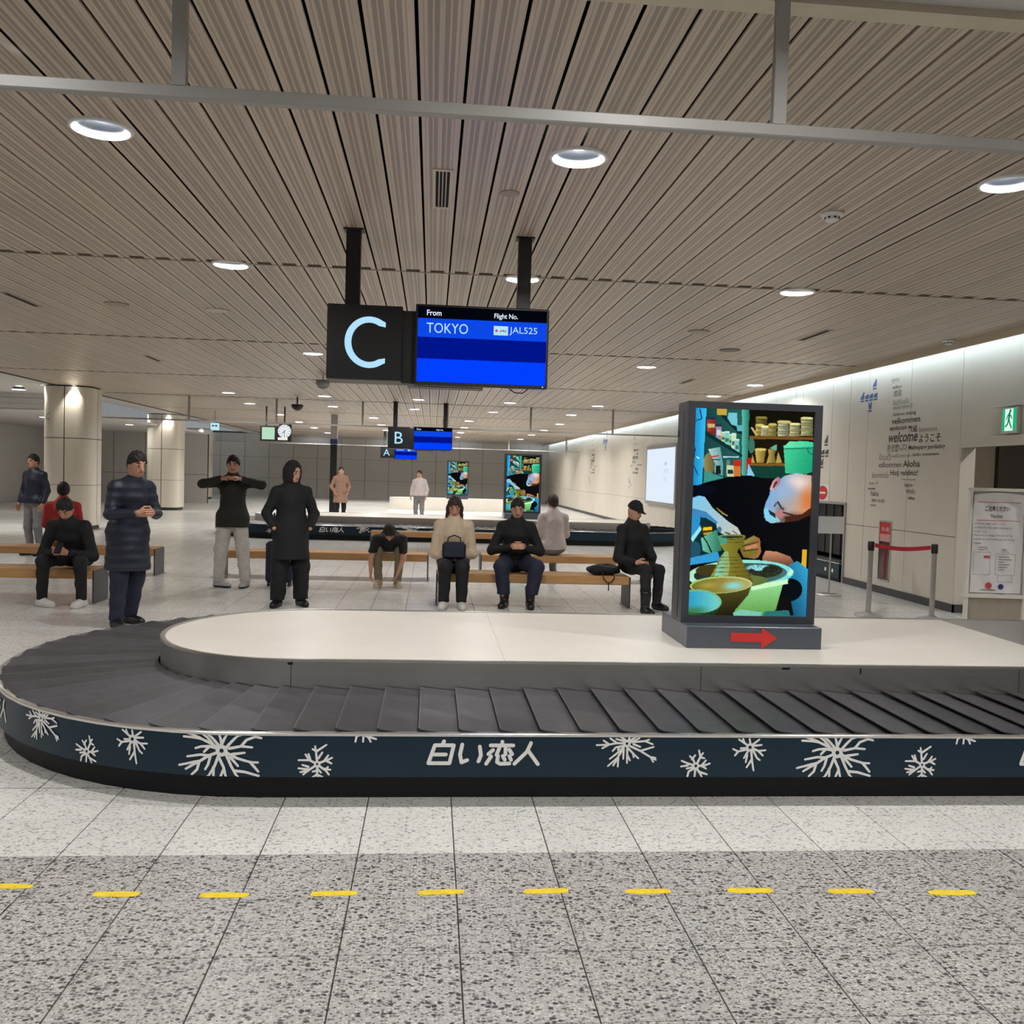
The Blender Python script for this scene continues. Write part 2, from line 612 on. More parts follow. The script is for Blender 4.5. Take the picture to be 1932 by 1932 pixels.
# ------------------------------------------------------------------ floor
T = 0.4
TX0, TY0 = 0.1326, 3.7699
fl = MB()
fl.box(-16, 9.5, -9, 54, -0.25, -0.004)
floor = tag(fl.build('floor', M_GROUT), 'speckled terrazzo tile floor of the baggage hall', None, None, 'structure')
g = 0.0023
tile = MB()
tile.bbox(g, T - g, g, T - g, -0.012, 0.0, 0.0015)
me_tile = {False: tile.mesh('tile', M_TILE_D), True: tile.mesh('tile', M_TILE_L)}
cands, rest = [], []
for ix in range(-40, 24):
    for iy in range(-32, 126):
        x, y = TX0 + ix * T, TY0 + iy * T
        pale = y > TY0 - 0.01
        score = 0
        if y > 2.2 and stad_dist(x + .2, y + .2) > 1.72:
            a, b = to_px((x, y, 0)), to_px((x + T, y + T, 0))
            c, d = to_px((x + T, y, 0)), to_px((x, y + T, 0))
            if -60 < (a[0] + b[0]) / 2 < 1990 and a[1] < 2010 and (y < 4.5 or y > 8.0 or x < -2.4):
                score = abs((b[0] - a[0]) * (d[1] - c[1]) - (b[1] - a[1]) * (d[0] - c[0])) / 2
        (cands if score > 0 else rest).append((score, x, y, pale))
cands.sort(reverse=True)
for s, x, y, pale in cands[:300]:
    link_mesh('floor_tile', me_tile[pale], (x, y, 0), floor)
field = MB()
for s, x, y, pale in rest + cands[300:]:
    field.cur = 1 if pale else 0
    field.quad((x + g, y + g, 0), (T - 2 * g, 0, 0), (0, T - 2 * g, 0))
o = field.build('tile_field', [M_TILE_D, M_TILE_L], floor)
tag(o, None, None, None, 'stuff')
# the painted yellow dashes
M_YEL = mat('yellow_floor_paint', (238, 208, 40), 0.6, var=0.12, scale=30, bump=0.1)
for x0, x1, y0, y1 in [(-1.72, -1.455, 3.515, 3.496), (-1.208, -1.042, 3.430, 3.425), (-0.82, -0.642, 3.411, 3.407), (-0.415, -0.244, 3.410, 3.414),
                       (-0.014, 0.16, 3.413, 3.417), (0.387, 0.561, 3.412, 3.414), (0.781, 0.959, 3.404, 3.402), (1.183, 1.364, 3.400, 3.396),
                       (1.583, 1.764, 3.384, 3.380), (1.981, 2.173, 3.363, 3.358)]:
    d = MB()
    n = 9
    top, bot = [], []
    for k in range(n + 1):
        t = k / n
        j = rng.uniform(-.003, .003)
        e = 0.008 * (abs(2 * t - 1) ** 6)
        top.append((x0 + (x1 - x0) * t + .004, y0 + (y1 - y0) * t + .021 - e + j))
        bot.append((x0 + (x1 - x0) * t, y0 + (y1 - y0) * t - .021 + e + rng.uniform(-.003, .003)))
    d.prism(bot + top[::-1], 0.0, 0.0012)
    d.build('painted_dash', M_YEL, floor)

# ------------------------------------------------------------------ downlights: where they are
LIGHTS = []
for y, xs, rowname in ((5.11, (-1.80, 0.766, 3.29), 'row just beyond the glass smoke screen'),
                       (8.30, (-1.81, 0.768, 3.33), 'row along the first ceiling joint'),
                       (14.33, (-1.87, 0.77, 3.34), 'row behind the hanging sign'),
                       (22.55, (-4.92, -2.65, -0.37, 1.87, 4.06), 'row just before the far smoke screen'),
                       (26.1, (-5.11, -2.83, -0.54, 1.68, 3.94), 'row just past the far smoke screen')):
    for i, x in enumerate(xs):
        LIGHTS.append((x, y, rowname, i, len(xs)))
LIGHTS += [(5.85, 16.36, 'side', 0, 2), (5.84, 18.8, 'side', 1, 2)]
for y in (-4.5, -1.3, 1.9):
    for x in (-4.4, -1.8, 0.77, 3.3, 5.8):
        LIGHTS.append((x, y, 'behind', 0, 1))
for y in (31.0, 35.5, 40.0, 45.0):
    for x in (-5.1, -2.0, 1.2, 4.3):
        LIGHTS.append((x, y, 'far', 0, 1))
for x, y in ((-12.0, 12.0), (-12.0, 17.0), (-12.0, 22.0), (-12.0, 7.0), (-7.0, 8.3), (-7.0, 5.1), (-7.2, 14.3), (-9.9, 22.9), (-8.9, 24.6), (8.0, 9.5), (8.0, 5.5)):  # the last two are added lamps that brighten the right recess
    LIGHTS.append((x, y, 'left', 0, 1))
R_HOLE = 0.142

# ------------------------------------------------------------------ ceiling
ceil = MB()
ceil.box(-9.0, 6.36, 3.2, 53, H + 0.16, H + 0.30)
ceiling = tag(ceil.build('ceiling', M_PLENUM), 'striped wood-toned plank ceiling over the hall', None, None, 'structure')
XC0 = -3.5429 - 24 * PITCH_P
NCOL = 70
YB = [3.41, 8.238, 13.291, 18.545, 23.9, 29.1, 34.3, 39.5, 44.7, 49.9, 53.0]

def plank_poly(L):
    w0, w1 = 0.0078, PITCH_P - 0.0078
    a, b = PITCH_P * 0.22, PITCH_P * 0.78
    e = L - 0.004
    c = L - 0.09
    return [(w0, 0.02), (w1, 0.02), (w1, e), (b, e), (b, c), (a, c), (a, e), (w0, e)]

def plank_with_holes(L, holes):
    """plank as strips along Y, the round light openings left free; holes in local coordinates"""
    w0, w1 = 0.0078, PITCH_P - 0.0078
    ys = {0.02, L - 0.09, L - 0.004}
    for hx, hy in holes:
        for k in range(25):
            ys.add(round(hy - R_HOLE * math.cos(PI * k / 24), 5))
    ys = sorted(y for y in ys if 0.02 <= y <= L - 0.004)
    mb = MB()
    def spans(y, ym):
        base = [(w0, w1)] if ym < L - 0.09 else [(w0, PITCH_P * .22), (PITCH_P * .78, w1)]
        for hx, hy in holes:
            if abs(ym - hy) < R_HOLE:
                cw = math.sqrt(max(R_HOLE ** 2 - (y - hy) ** 2, 0))
                nb = []
                for a, b in base:
                    l, r = (a, min(b, hx - cw)), (max(a, hx + cw), b)
                    nb += [l, r]
                base = nb
        return base
    for ya, yb in zip(ys[:-1], ys[1:]):
        ym = (ya + yb) / 2
        for (a0, a1), (b0, b1) in zip(spans(ya, ym), spans(yb, ym)):
            a1, b1 = max(a0, a1), max(b0, b1)
            if a1 - a0 < 1e-4 and b1 - b0 < 1e-4:
                continue
            mb.add([(a0, ya, 0), (b0, yb, 0), (b1, yb, 0), (a1, ya, 0)], [(0, 1, 2, 3)])
    return mb

stuff = MB()
for ri, (ya, yb) in enumerate(zip(YB[:-1], YB[1:])):
    L = yb - ya
    pm = MB()
    pm.prism(plank_poly(L), 0, 0.012)
    shared = pm.mesh('ceiling_plank', M_PLANK)
    for ci in range(NCOL):
        x = XC0 + ci * PITCH_P
        holes = [(lx - x, ly - ya) for lx, ly, *_ in LIGHTS if -R_HOLE < lx - x < PITCH_P + R_HOLE and ya - R_HOLE < ly < yb + R_HOLE]
        pl = plank_with_holes(L, holes) if holes else None
        if ri < 4:
            me = pl.mesh('ceiling_plank', M_PLANK) if pl else shared
            link_mesh('ceiling_plank', me, (x, ya, H), ceiling)
        else:
            src = pl or pm
            stuff.add([(v[0] + x - XC0, v[1] + ya, v[2]) for v in src.v], src.f)
    r = MB()
    r.box(XC0, 6.335, yb - 0.006, yb + 0.022, H - 0.004, H + 0.02)
    r.build('joint_rail', M_RAIL, ceiling)
so = stuff.build('plank_field', M_PLANK, None)
so.location = (XC0, 0, H)
so.parent = ceiling
tag(so, None, None, None, 'stuff')
# plain ceilings around the planked field
m = MB()
m.box(-16, 9.5, -9, 3.33, H, H + 0.1)
m.build('plain_ceiling_front', M_GREYCEIL, ceiling)
m = MB()
m.box(-16, XC0 - 0.03, 3.33, 25.0, H, H + 0.1)
m.box(-9.6, XC0 - 0.03, 25.0, 53.0, H, H + 0.1)
m.build('plain_ceiling_side', M_GREYCEIL, ceiling)
m = MB()
m.box(XC0 - 0.03, XC0, 3.4, 53, H - 0.02, H + 0.1)
m.build('dark_edge', M_JOINT, ceiling)
m = MB()
m.box(6.66, 9.5, 3.33, 12.4, H, H + 0.1)
m.build('plain_ceiling_recess', M_GREYCEIL, ceiling)
t1 = MB()
t1.box(-9, 9.5, 3.37, 3.425, H - 0.012, H + 0.05)
t1.box(-9, 9.5, 3.295, 3.345, H - 0.03, H + 0.05)
tag(t1.build('trim_1', M_CREAM), 'cream double trim where the planked ceiling begins', None, None, 'structure')
t2 = MB()
t2.box(6.335, 6.36, 3.4, 53, 3.285, 3.44)
tag(t2.build('trim_2', M_CREAM), 'ceiling edge lip hiding the cove light along the right wall', None, None, 'structure')

# ------------------------------------------------------------------ walls
wr = MB()
OPA, OPB, OPZ = 14.22, 16.4, 1.262
wr.box(WX + 0.03, WX + 0.2, 11.08, OPA, 0, 3.62)
wr.box(WX + 0.03, WX + 0.2, OPB, 53, 0, 3.62)
wr.box(WX + 0.03, WX + 0.2, OPA, OPB, OPZ, 3.62)
wr.box(WX + 0.03, WX + 0.2, -9, 11.08, 2.11, 3.62)
wr.box(6.30, WX + 0.2, 3.4, 53, 3.62, 3.7)
wr.box(6.30, 6.36, 3.4, 53, 3.44, 3.62)
wall_right = tag(wr.build('wall_right', M_JOINT), 'beige panelled right wall with greeting words', None, None, 'structure')
edges = [11.08, 12.33, 13.58, 14.85, 16.1] + [16.1 + 1.25 * k for k in range(1, 30)]
edges = [e for e in edges if e < 53] + [53]
for a, b in zip(edges[:-1], edges[1:]):
    j = 0.004
    for z0, z1 in ((0.10, 0.955), (0.963, 3.62)):
        aa, bb = a + j, b - j
        if z0 < 0.5:
            if bb > OPA and aa < OPB:          # around the baggage opening
                if aa < OPA - 0.05:
                    bb = OPA - .04
                elif bb > OPB + 0.05:
                    aa = OPB + .04
                else:
                    continue
        elif bb > OPA and aa < OPB:
            p = MB()
            p.bbox(WX, WX + 0.03, max(aa, OPA - .02), min(bb, OPB + .02), OPZ + .04, z1, .003)
            p.build('wall_panel', M_WALL, wall_right)
            if aa < OPA - .06:
                p = MB(); p.bbox(WX, WX + 0.03, aa, OPA - .03, z0, z1, .003); p.build('wall_panel', M_WALL, wall_right)
            if bb > OPB + .06:
                p = MB(); p.bbox(WX, WX + 0.03, OPB + .03, bb, z0, z1, .003); p.build('wall_panel', M_WALL, wall_right)
            continue
        p = MB()
        p.bbox(WX, WX + 0.03, aa, bb, z0, z1, .003)
        p.build('wall_panel', M_WALL, wall_right)
# end of the wall and the header above the recess
p = MB(); p.bbox(WX, WX + 0.2, 11.05, 11.08, 0.1, 2.11, .003); p.build('wall_panel', M_WALL, wall_right)
for k in range(10):
    p = MB(); p.bbox(WX, WX + 0.03, 11.08 - 1.25 * (k + 1) + .004, 11.08 - 1.25 * k - .004, 2.10, 3.62, .003); p.build('wall_panel', M_WALL, wall_right)
b = MB()
b.box(WX - 0.02, WX, 11.03, OPA - .05, 0, 0.10)
b.box(WX - 0.02, WX + .2, 11.03, 11.05, 0, 0.10)
b.box(WX - 0.02, WX, OPB + .05, 53, 0, 0.10)
tag(b.build('baseboard_right', M_BASE), 'dark grey baseboard under the panelled wall', None, None, 'structure')
w = MB()
w.box(WX + 0.2, 9.5, 12.3, 12.5, 0, 3.6)
w.box(9.5, 9.7, -9, 12.5, 0, 3.6)
wrec = tag(w.build('wall_recess', M_TAN), 'tan back wall of the recess behind the notice board', None, None, 'structure')
d = MB()
d.box(7.93, 8.01, 12.22, 12.32, 0, 2.9)
d.box(8.01, 9.1, 12.26, 12.30, 0, 2.9)
d.box(9.1, 9.18, 12.22, 12.32, 0, 2.9)
tag(d.build('door_1', mat('dark_door', (62, 55, 48), 0.4)), 'dark door in the recess at the right edge', None, None, 'structure')
w = MB()
w.box(-16.2, 9.7, 53, 53.2, 0, 3.6)
wf = tag(w.build('wall_far', M_JOINT), 'far end wall of grey panels', None, None, 'structure')
for k in range(19):
    for z0, z1 in ((0, 1.0), (1.01, 2.2), (2.21, 3.5)):
        p = MB(); p.box(-16 + k * 1.35 + .01, -16 + (k + 1) * 1.35 - .01, 52.97, 53.0, z0, z1)
        p.build('wall_panel', M_WALLGREY, wf)
w = MB()
w.box(-16.2, -16, -9, 53, 0, 3.6)
wl = tag(w.build('wall_left', M_WALLGREY), 'grey left wall of the hall', None, None, 'structure')
w = MB(); w.box(-16, 9.7, -9.2, -9, 0, 3.6)
tag(w.build('wall_back', M_WALL), 'beige wall behind the viewer', None, None, 'structure')
# left bulkhead with a lower ceiling and its panelled wall
w = MB()
w.box(-16, -9.55, 25.0, 25.15, 2.91, H + .1)
w.box(-16, -9.55, 25.15, 40.0, 2.93, 3.0)
wb = tag(w.build('wall_bulkhead', M_GREYCEIL), 'grey bulkhead and lowered ceiling at the left', None, None, 'structure')
w = MB(); w.box(-16, -9.55, 24.97, 25.0, 2.885, 2.93); w.build('white_rail', M_WHITE, wb)
for k in range(3):
    p = MB(); p.box(-16, -9.55, 24.985, 25.0, 2.945 + k * .145, 3.08 + k * .145); p.build('bulkhead_board', M_GREYCEIL, wb)
w = MB(); w.box(-16, -9.55, 40.0, 40.2, 0, 2.95)
wp = tag(w.build('wall_left_far', M_JOINT), 'grey panelled wall under the lowered ceiling', None, None, 'structure')
for k in range(5):
    for z0, z1 in ((0, 1.2), (1.215, 2.93)):
        p = MB(); p.box(-16 + k * 1.29 + .012, -16 + (k + 1) * 1.29 - .012, 39.96, 40.0, z0, z1)
        p.build('wall_panel', M_WALLGREY, wp)
for x, y in ((-13.6, 29), (-11.8, 29), (-10.4, 32.5), (-12.6, 35)):
    l = MB(); l.lathe([(0.0, 2.915), (0.12, 2.915), (0.13, 2.93)], (x, y), 16)
    l.build('soffit_light', emit('soffit_glow', (255, 252, 245), 2.0), wb)
    area_light('soffit_lamp', (x, y, 2.90), 0.2, 14, (1, .97, .92))

# ------------------------------------------------------------------ ceiling downlights
M_CUP = mat('reflector_cup', (104, 110, 120), 0.32, 0.5, var=0.05)
M_LAMP = emit('lamp_white', (255, 252, 246), 14.0)
def make_downlight():
    root = thing('downlight', 'x', 'downlight', (0, 0, 0))
    r = MB(); r.lathe([(R_HOLE - .004, H + .012), (R_HOLE - .004, H - .006), (R_HOLE + .004, H - .012), (.160, H - .010), (.166, H - .001), (.166, H + .004)], (0, 0), 32)
    r.build('trim_ring', M_WHITE, root, smooth=True)
    c = MB(); c.lathe([(R_HOLE - .004, H + .012), (.134, H + .03), (.118, H + .048), (.085, H + .060), (.07, H + .062)][::-1], (0, 0), 32)
    c.build('reflector', M_CUP, root, smooth='full')
    l = MB(); l.lathe([(.072, H + .061), (.05, H + .057), (.02, H + .055), (0.001, H + .0545)], (0, 0), 24)
    l.build('lamp', M_LAMP, root, smooth='full')
    return root
ORD = {3: ('left', 'middle', 'right'), 5: ('leftmost', 'second from the left', 'third from the left', 'fourth from the left', 'rightmost')}
dl0 = make_downlight()
FARN = LEFTN = BEHN = 0
LEFTL = ('second from the front in the plain ceiling', 'third from the front in the plain ceiling', 'fourth from the front in the plain ceiling', 'nearest in the plain ceiling', 'level with the first ceiling joint', 'nearest in the planks', 'level with the row behind sign C', 'just left of the nearest column', 'just right of the nearest column', 'added to brighten the recess by the notice board', 'added to brighten the recess, nearest at the right')
for i, (x, y, row, k, n) in enumerate(LIGHTS):
    o = dl0 if i == 0 else copy_tree(dl0)
    low = -0.075 if row == 'behind' or (row == 'left' and (x < -8.8 or x > 6.6)) else 0.0     # surface-mounted under the plain ceilings
    o.location = (x, y, low)
    if row == 'behind':
        q = BEHN; BEHN += 1
        o['label'] = 'downlight on the near side of the front smoke screen, %s row, %s' % (('rear', 'middle', 'front')[q // 5], ORD[5][q % 5])
        o['group'] = 'downlights over the viewer'
    elif row == 'far':
        q = FARN; FARN += 1
        o['label'] = 'small downlight deep in the hall, %s row past sign B, %s of four' % (('first', 'second', 'third', 'fourth')[q // 4], ('leftmost', 'second', 'third', 'rightmost')[q % 4])
        o['group'] = 'downlights deep in the hall'
    elif row == 'left':
        q = LEFTN; LEFTN += 1
        o['label'] = 'downlight ' + ('' if q > 8 else 'over the left side of the hall, ') + LEFTL[q]
        o['group'] = 'downlights on the left side'
    elif row == 'side':
        o['label'] = 'round downlight near the right wall, %s the display kiosk top' % ('farther left, just above' if k else 'above and right of')
        o['group'] = 'downlights near the right wall'
    else:
        o['label'] = 'round recessed downlight, %s in the %s' % (ORD[n][k], row)
        o['group'] = 'downlights in the planked ceiling'
    area_light('downlight_lamp', (x, y, H + .035 + low), 0.11, LIGHT_W * (2.4 if row == 'far' else 0.64 if row == 'behind' else 1.0), (1.0, 0.99, 0.98), spread=math.radians(176))

# ------------------------------------------------------------------ hanging glass smoke screens
def smoke_screen(name, label, y, x0, x1, posts, zb, gmat, pw, metal):
    root = thing(name, label, 'smoke screen', (0, y, H))
    r = MB(); r.bbox(x0, x1, y - .018, y + .018, zb - .02, zb + .02, .004)
    r.build('bottom_rail', metal, root)
    xs = [x0] + list(posts) + [x1]
    for p in posts:
        m = MB(); m.box(p - pw / 2, p + pw / 2, y - .016, y + .016, zb + .02, H)
        m.build('post', metal, root)
    for a, b in zip(xs[:-1], xs[1:]):
        m = MB(); m.box(a + pw / 2, b - pw / 2, y - .004, y + .004, zb + .02, H - .001)
        m.build('glass_pane', gmat, root)
    return root
smoke_screen('smoke_screen', 'hanging glass smoke screen with grey rail across the top of the view', 3.0, -8.75, 6.6,
             [-0.82 - 1.935 * 3, -0.82 - 1.935 * 2, -0.82 - 1.935, -0.82, 1.115, 3.05, 4.985], 2.757, M_GLASS, .043, M_GREYMETAL)
smoke_screen('smoke_screen', 'far hanging glass smoke screen crossing the ceiling by sign B', 23.98, -8.75, 6.6,
             [2.55 + 2.19 * k for k in (-5, -4, -3, -2, -1, 0, 1)], 2.74, M_GLASS_FAR, .05, M_GREYMETAL)
smoke_screen('smoke_screen', 'farthest hanging glass smoke screen deep in the hall', 41.0, -9.5, 6.6,
             [-7 + 2.6 * k for k in range(6)], 2.70, M_GLASS_FAR, .06, M_GREYMETAL)

# ------------------------------------------------------------------ fittings on the ceiling
def vent(label, x, y, w, l, slats):
    root = thing('ceiling_vent', label, 'vent', (x, y, H))
    f = MB()
    z0, z1 = H - .006, H + .0
    f.box(x, x + w, y, y + .03, z0, z1); f.box(x, x + w, y + l - .03, y + l, z0, z1)
    f.box(x, x + .02, y + .03, y + l - .03, z0, z1); f.box(x + w - .02, x + w, y + .03, y + l - .03, z0, z1)
    f.build('frame', M_CREAM if slats else M_RAIL, root)
    b = MB(); b.box(x + .02, x + w - .02, y + .03, y + l - .03, H - .002, H - .0005)
    b.build('backing', M_PLENUM, root)
    for k in range(slats):
        xx = x + .02 + (w - .04) * (k + 1) / (slats + 1)
        s = MB(); s.box(xx - .003, xx + .003, y + .03, y + l - .03, H - .0055, H - .002)
        s.build('slat', M_CREAM, root)
    return root
vent('slatted cream air vent in the ceiling above the hanging sign', -0.044, 5.44, .125, .79, 3)
vent('long dark slot vent in the ceiling at the far left', -4.62, 10.2, .1, .85, 0)
vent('long dark slot vent in the ceiling toward the right wall', 4.47, 10.25, .1, .85, 0)
vent('small dark slot vent above the display kiosk', 4.48, 15.8, .1, .8, 0)
vent('small dark slot vent to the left of sign C', -4.77, 15.5, .1, .8, 0)
def disc(label, x, y, r, m, zd=.012, cat='speaker', name='ceiling_speaker'):
    root = thing(name, label, cat, (x, y, H))
    a = MB(); a.lathe([(r, H + .001), (r, H - zd * .6), (r * .93, H - zd), (r * .85, H - zd)], (x, y), 28)
    a.build('rim', m, root, smooth=True)
    a = MB(); a.lathe([(r * .85, H - zd), (r * .5, H - zd * 1.1), (.001, H - zd * 1.1)], (x, y), 28)
    a.build('cover', m, root, smooth='full')
    return root
M_BEIGEDISC = mat('beige_disc', (205, 198, 182), 0.5)
M_BROWNDISC = mat('tan_disc', (160, 146, 126), 0.5)
M_GREYDISC = mat('grey_disc', (104, 100, 96), 0.5)
disc('small beige round ceiling cover right of the slatted vent', .443, 5.82, .062, M_BROWNDISC, .008, 'cover', 'ceiling_cover')
disc('pale round ceiling speaker above and left of sign C', -2.484, 10.74, .135, M_BEIGEDISC)
disc('tan round ceiling speaker right of the flight monitor', 3.124, 10.75, .13, M_BROWNDISC)
disc('grey round ceiling speaker above the display kiosk', 3.972, 12.15, .14, M_GREYDISC)
disc('brown round ceiling speaker at the upper left', -3.551, 10.61, .13, M_BROWNDISC)
def detector(label, x, y):
    root = thing('smoke_detector', label, 'smoke detector', (x, y, H))
    a = MB(); a.lathe([(.075, H + .001), (.078, H - .012), (.07, H - .022), (.045, H - .026)], (x, y), 24)
    a.build('base', M_WHITE, root, smooth=True)
    a = MB(); a.lathe([(.048, H - .024), (.046, H - .045), (.03, H - .056), (.001, H - .058)], (x, y), 24)
    a.build('dome', M_WHITE, root, smooth=40)
    for k in range(8):
        t = 2 * PI * k / 8
        a = MB(); a.box(x + .043, x + .049, y - .008, y + .008, H - .041, H - .03, rot=((x, y), t))
        a.build('opening', M_BLACK, root)
detector('white domed smoke detector right of the middle downlight', 2.57, 5.865)
detector('white smoke detector near the cove of the right wall', 6.17, 10.6)
def hang_camera(label, x, y, drop, kind):
    root = thing('ceiling_camera', label, 'camera', (x, y, H))
    a = MB(); a.tube([(x, y, H), (x, y, H - drop)], .02, 10); a.build('stem', M_BLACK if kind else M_WHITE, root)
    b = MB()
    if kind:
        b.lathe([(.001, H - drop + .01), (.14, H - drop), (.15, H - drop - .03), (.12, H - drop - .1), (.05, H - drop - .15), (.001, H - drop - .16)], (x, y), 20)
    else:
        b.lathe([(.001, H - drop + .03), (.13, H - drop + .02), (.13, H - drop - .05), (.09, H - drop - .12), (.001, H - drop - .15)], (x, y), 20)
    b.build('dome', M_BLACK if kind else mat('camera_grey', (150, 152, 155), 0.2, 0.4), root, smooth='full')
hang_camera('grey dome security camera left of sign C under the planks', -2.1, 17.6, .12, 0)
hang_camera('black hanging dome camera in front of the wall clock', -3.4, 23.3, .18, 1)

# ------------------------------------------------------------------ columns
def rr_points(cx, cy, hw, r, n=10):
    pts = []
    for qx, qy, a0 in ((1, -1, -PI / 2), (1, 1, 0), (-1, 1, PI / 2), (-1, -1, PI)):
        arc = [(cx + qx * (hw - r) + r * math.cos(a0 + PI / 2 * k / n), cy + qy * (hw - r) + r * math.sin(a0 + PI / 2 * k / n)) for k in range(n + 1)]
        pts.append(arc)
    return pts
M_COL = mat('cream_cladding', (222, 214, 200), 0.3, var=0.02, scale=2)
def column(label, cx, cy, hw, mark):
    root = thing('column', label, 'column', (cx, cy, 0))
    c = MB(); q = rr_points(cx, cy, hw - .03, hw * .62)
    c.prism([p for arc in q for p in arc], 0, H)
    c.build('core', M_JOINT, root)
    arcs = rr_points(cx, cy, hw, hw * .62)
    ends = [((cx, cy - hw), (cx + hw, cy)), ((cx + hw, cy), (cx, cy + hw)), ((cx, cy + hw), (cx - hw, cy)), ((cx - hw, cy), (cx, cy - hw))]
    gp = .012
    for (a, b), arc in zip(ends, arcs):
        def shrink(p, toward):
            v = Vector((toward[0] - p[0], toward[1] - p[1])); v.normalize()
            return (p[0] + v.x * gp, p[1] + v.y * gp)
        outer = [shrink(a, arc[0])] + arc + [shrink(b, arc[-1])]
        inner = [(cx + (x - cx) * .965, cy + (y - cy) * .965) for x, y in outer]
        poly = outer + inner[::-1]
        for z0, z1 in ((.1, 1.05), (1.06, 2.135), (2.15, H - .03)):
            m = MB(); m.prism(poly, z0, z1)
            m.build('cladding_panel', M_COL, root, smooth=30)
    if mark:
        m = MB(); text_on(m, 'C', (cx - hw * .78, cy - hw * .86, 2.55), (.8, -.6, 0), (0, 0, 1), h=.16)
        m.build('letter', mat('mark_grey', (120, 116, 110), .6), root)
    for dx, dy in ((.42, -1.12), (-1.0, -.72)):
        lx, ly = cx + dx * hw, cy + dy * hw
        s = thing('column_spotlight', 'spotlight %s the %s' % ('in front of' if dx > 0 else 'left of', label.replace(' at the left edge of the hall', '')), 'spotlight', (lx, ly, H), 'spotlights over the columns')
        a = MB(); a.lathe([(.07, H + .002), (.07, H - .012), (.05, H - .012)], (lx, ly), 18); a.build('ring', M_WHITE, s)
        a = MB(); a.lathe([(.05, H - .006), (.001, H - .006)], (lx, ly), 18); a.build('lens', M_LAMP, s)
        ld = bpy.data.lights.new('column_spot_lamp', 'SPOT')
        ld.energy = 95; ld.spot_size = math.radians(80); ld.spot_blend = .6; ld.color = (1, .95, .84); ld.shadow_soft_size = .04
        lo = bpy.data.objects.new('column_spot_lamp', ld); COL.objects.link(lo)
        lo.location = (lx, ly, H - .03)
        tgt = Vector((cx + dx * hw * .8, cy + dy * hw * .8, 2.2))
        lo.rotation_euler = (Vector(lo.location) - tgt).to_track_quat('Z', 'Y').to_euler()
    return root
column('nearest cream clad column at the left edge of the hall', -8.52, 22.6, .555, True)
column('second cream clad column farther back', -9.42, 33.4, .57, False)
column('third cream clad column, the farthest one', -11.2, 45.2, .58, False)

# ------------------------------------------------------------------ baggage carousel
M_PLATE = mat('black_rubber_plate', (64, 63, 67), 0.42, var=0.22, scale=9, bump=0.08, bscale=120)
def _vary(m, lo, hi):
    # every copy of a part a slightly different tone
    nt = m.node_tree
    b = [n for n in nt.nodes if n.type == 'BSDF_PRINCIPLED'][0]
    src = b.inputs['Base Color'].links[0].from_socket
    info = node(nt, 'ShaderNodeObjectInfo')
    mr = node(nt, 'ShaderNodeMapRange', inp={'To Min': lo, 'To Max': hi})
    nt.links.new(info.outputs['Random'], mr.inputs['Value'])
    vm = node(nt, 'ShaderNodeVectorMath', operation='SCALE')
    nt.links.new(src, vm.inputs[0])
    nt.links.new(mr.outputs['Result'], vm.inputs['Scale'])
    nt.links.new(vm.outputs['Vector'], b.inputs['Base Color'])
_vary(M_PLATE, 0.78, 1.25)
M_PLATE_EDGE = mat('pale_rubber_edge', (86, 85, 88), 0.4, var=0.2, scale=40)  # paler tone of the narrow strip along each plate's raised left edge
M_TEAL = mat('dark_teal_panel', (17, 42, 57), 0.38, 0.0, 0.3, var=0.05, scale=3)
M_PLINTH = mat('black_plinth', (15, 16, 19), 0.5, 0.0, 0.3)
M_DECK = mat('pale_deck', (222, 216, 206), 0.33, var=0.035, scale=2.2)
M_BED = mat('conveyor_bed', (14, 14, 15), 0.7)
M_TRIM = mat('polished_trim', (214, 213, 210), 0.2, 0.85, var=0.03)
M_STICKER = mat('white_sticker', (236, 236, 233), 0.5, var=0.02)
ZB, ZT, ZP = 0.33, 0.49, 0.116        # belt, deck, bottom of the decorated panel

def outline(r, xa, xb, yc, xs=None, n=28):
    """closed loop: front straight (left to right), right end, back straight, left end"""
    xs = xs or [xa + (xb - xa) * k / 14 for k in range(15)]
    pts = [(x, yc - r) for x in xs]
    pts += [(xb + r * math.sin(PI * k / n), yc - r * math.cos(PI * k / n)) for k in range(1, n)]
    pts += [(x, yc + r) for x in xs[::-1]]
    pts += [(xa - r * math.sin(PI * k / n), yc + r * math.cos(PI * k / n)) for k in range(1, n)]
    return pts

def ring_sweep(prof, xa, xb, yc, closed=True, a=0, b=None, n=28):
    """sweep the (radius, z) profile round the loop; a..b picks a stretch of loop samples"""
    loops = [[(x, y, z) for x, y in outline(r, xa, xb, yc, None, n)] for r, z in prof]
    N = len(loops[0])
    full = b is None
    idx = list(range(N)) if full else [i % N for i in range(a, b + 1)]
    mb = MB()
    vs = [L[i] for L in loops for i in idx]
    K = len(idx)
    P = len(prof)
    fs = []
    for p in range(P if closed else P - 1):
        q = (p + 1) % P
        for i in range(K if full else K - 1):
            j = (i + 1) % K
            fs.append((p * K + i, p * K + j, q * K + j, q * K + i))
    if not full and closed:
        fs.append(tuple(p * K for p in range(P)))
        fs.append(tuple(p * K + K - 1 for p in range(P))[::-1])
    mb.add(vs, fs)
    return mb

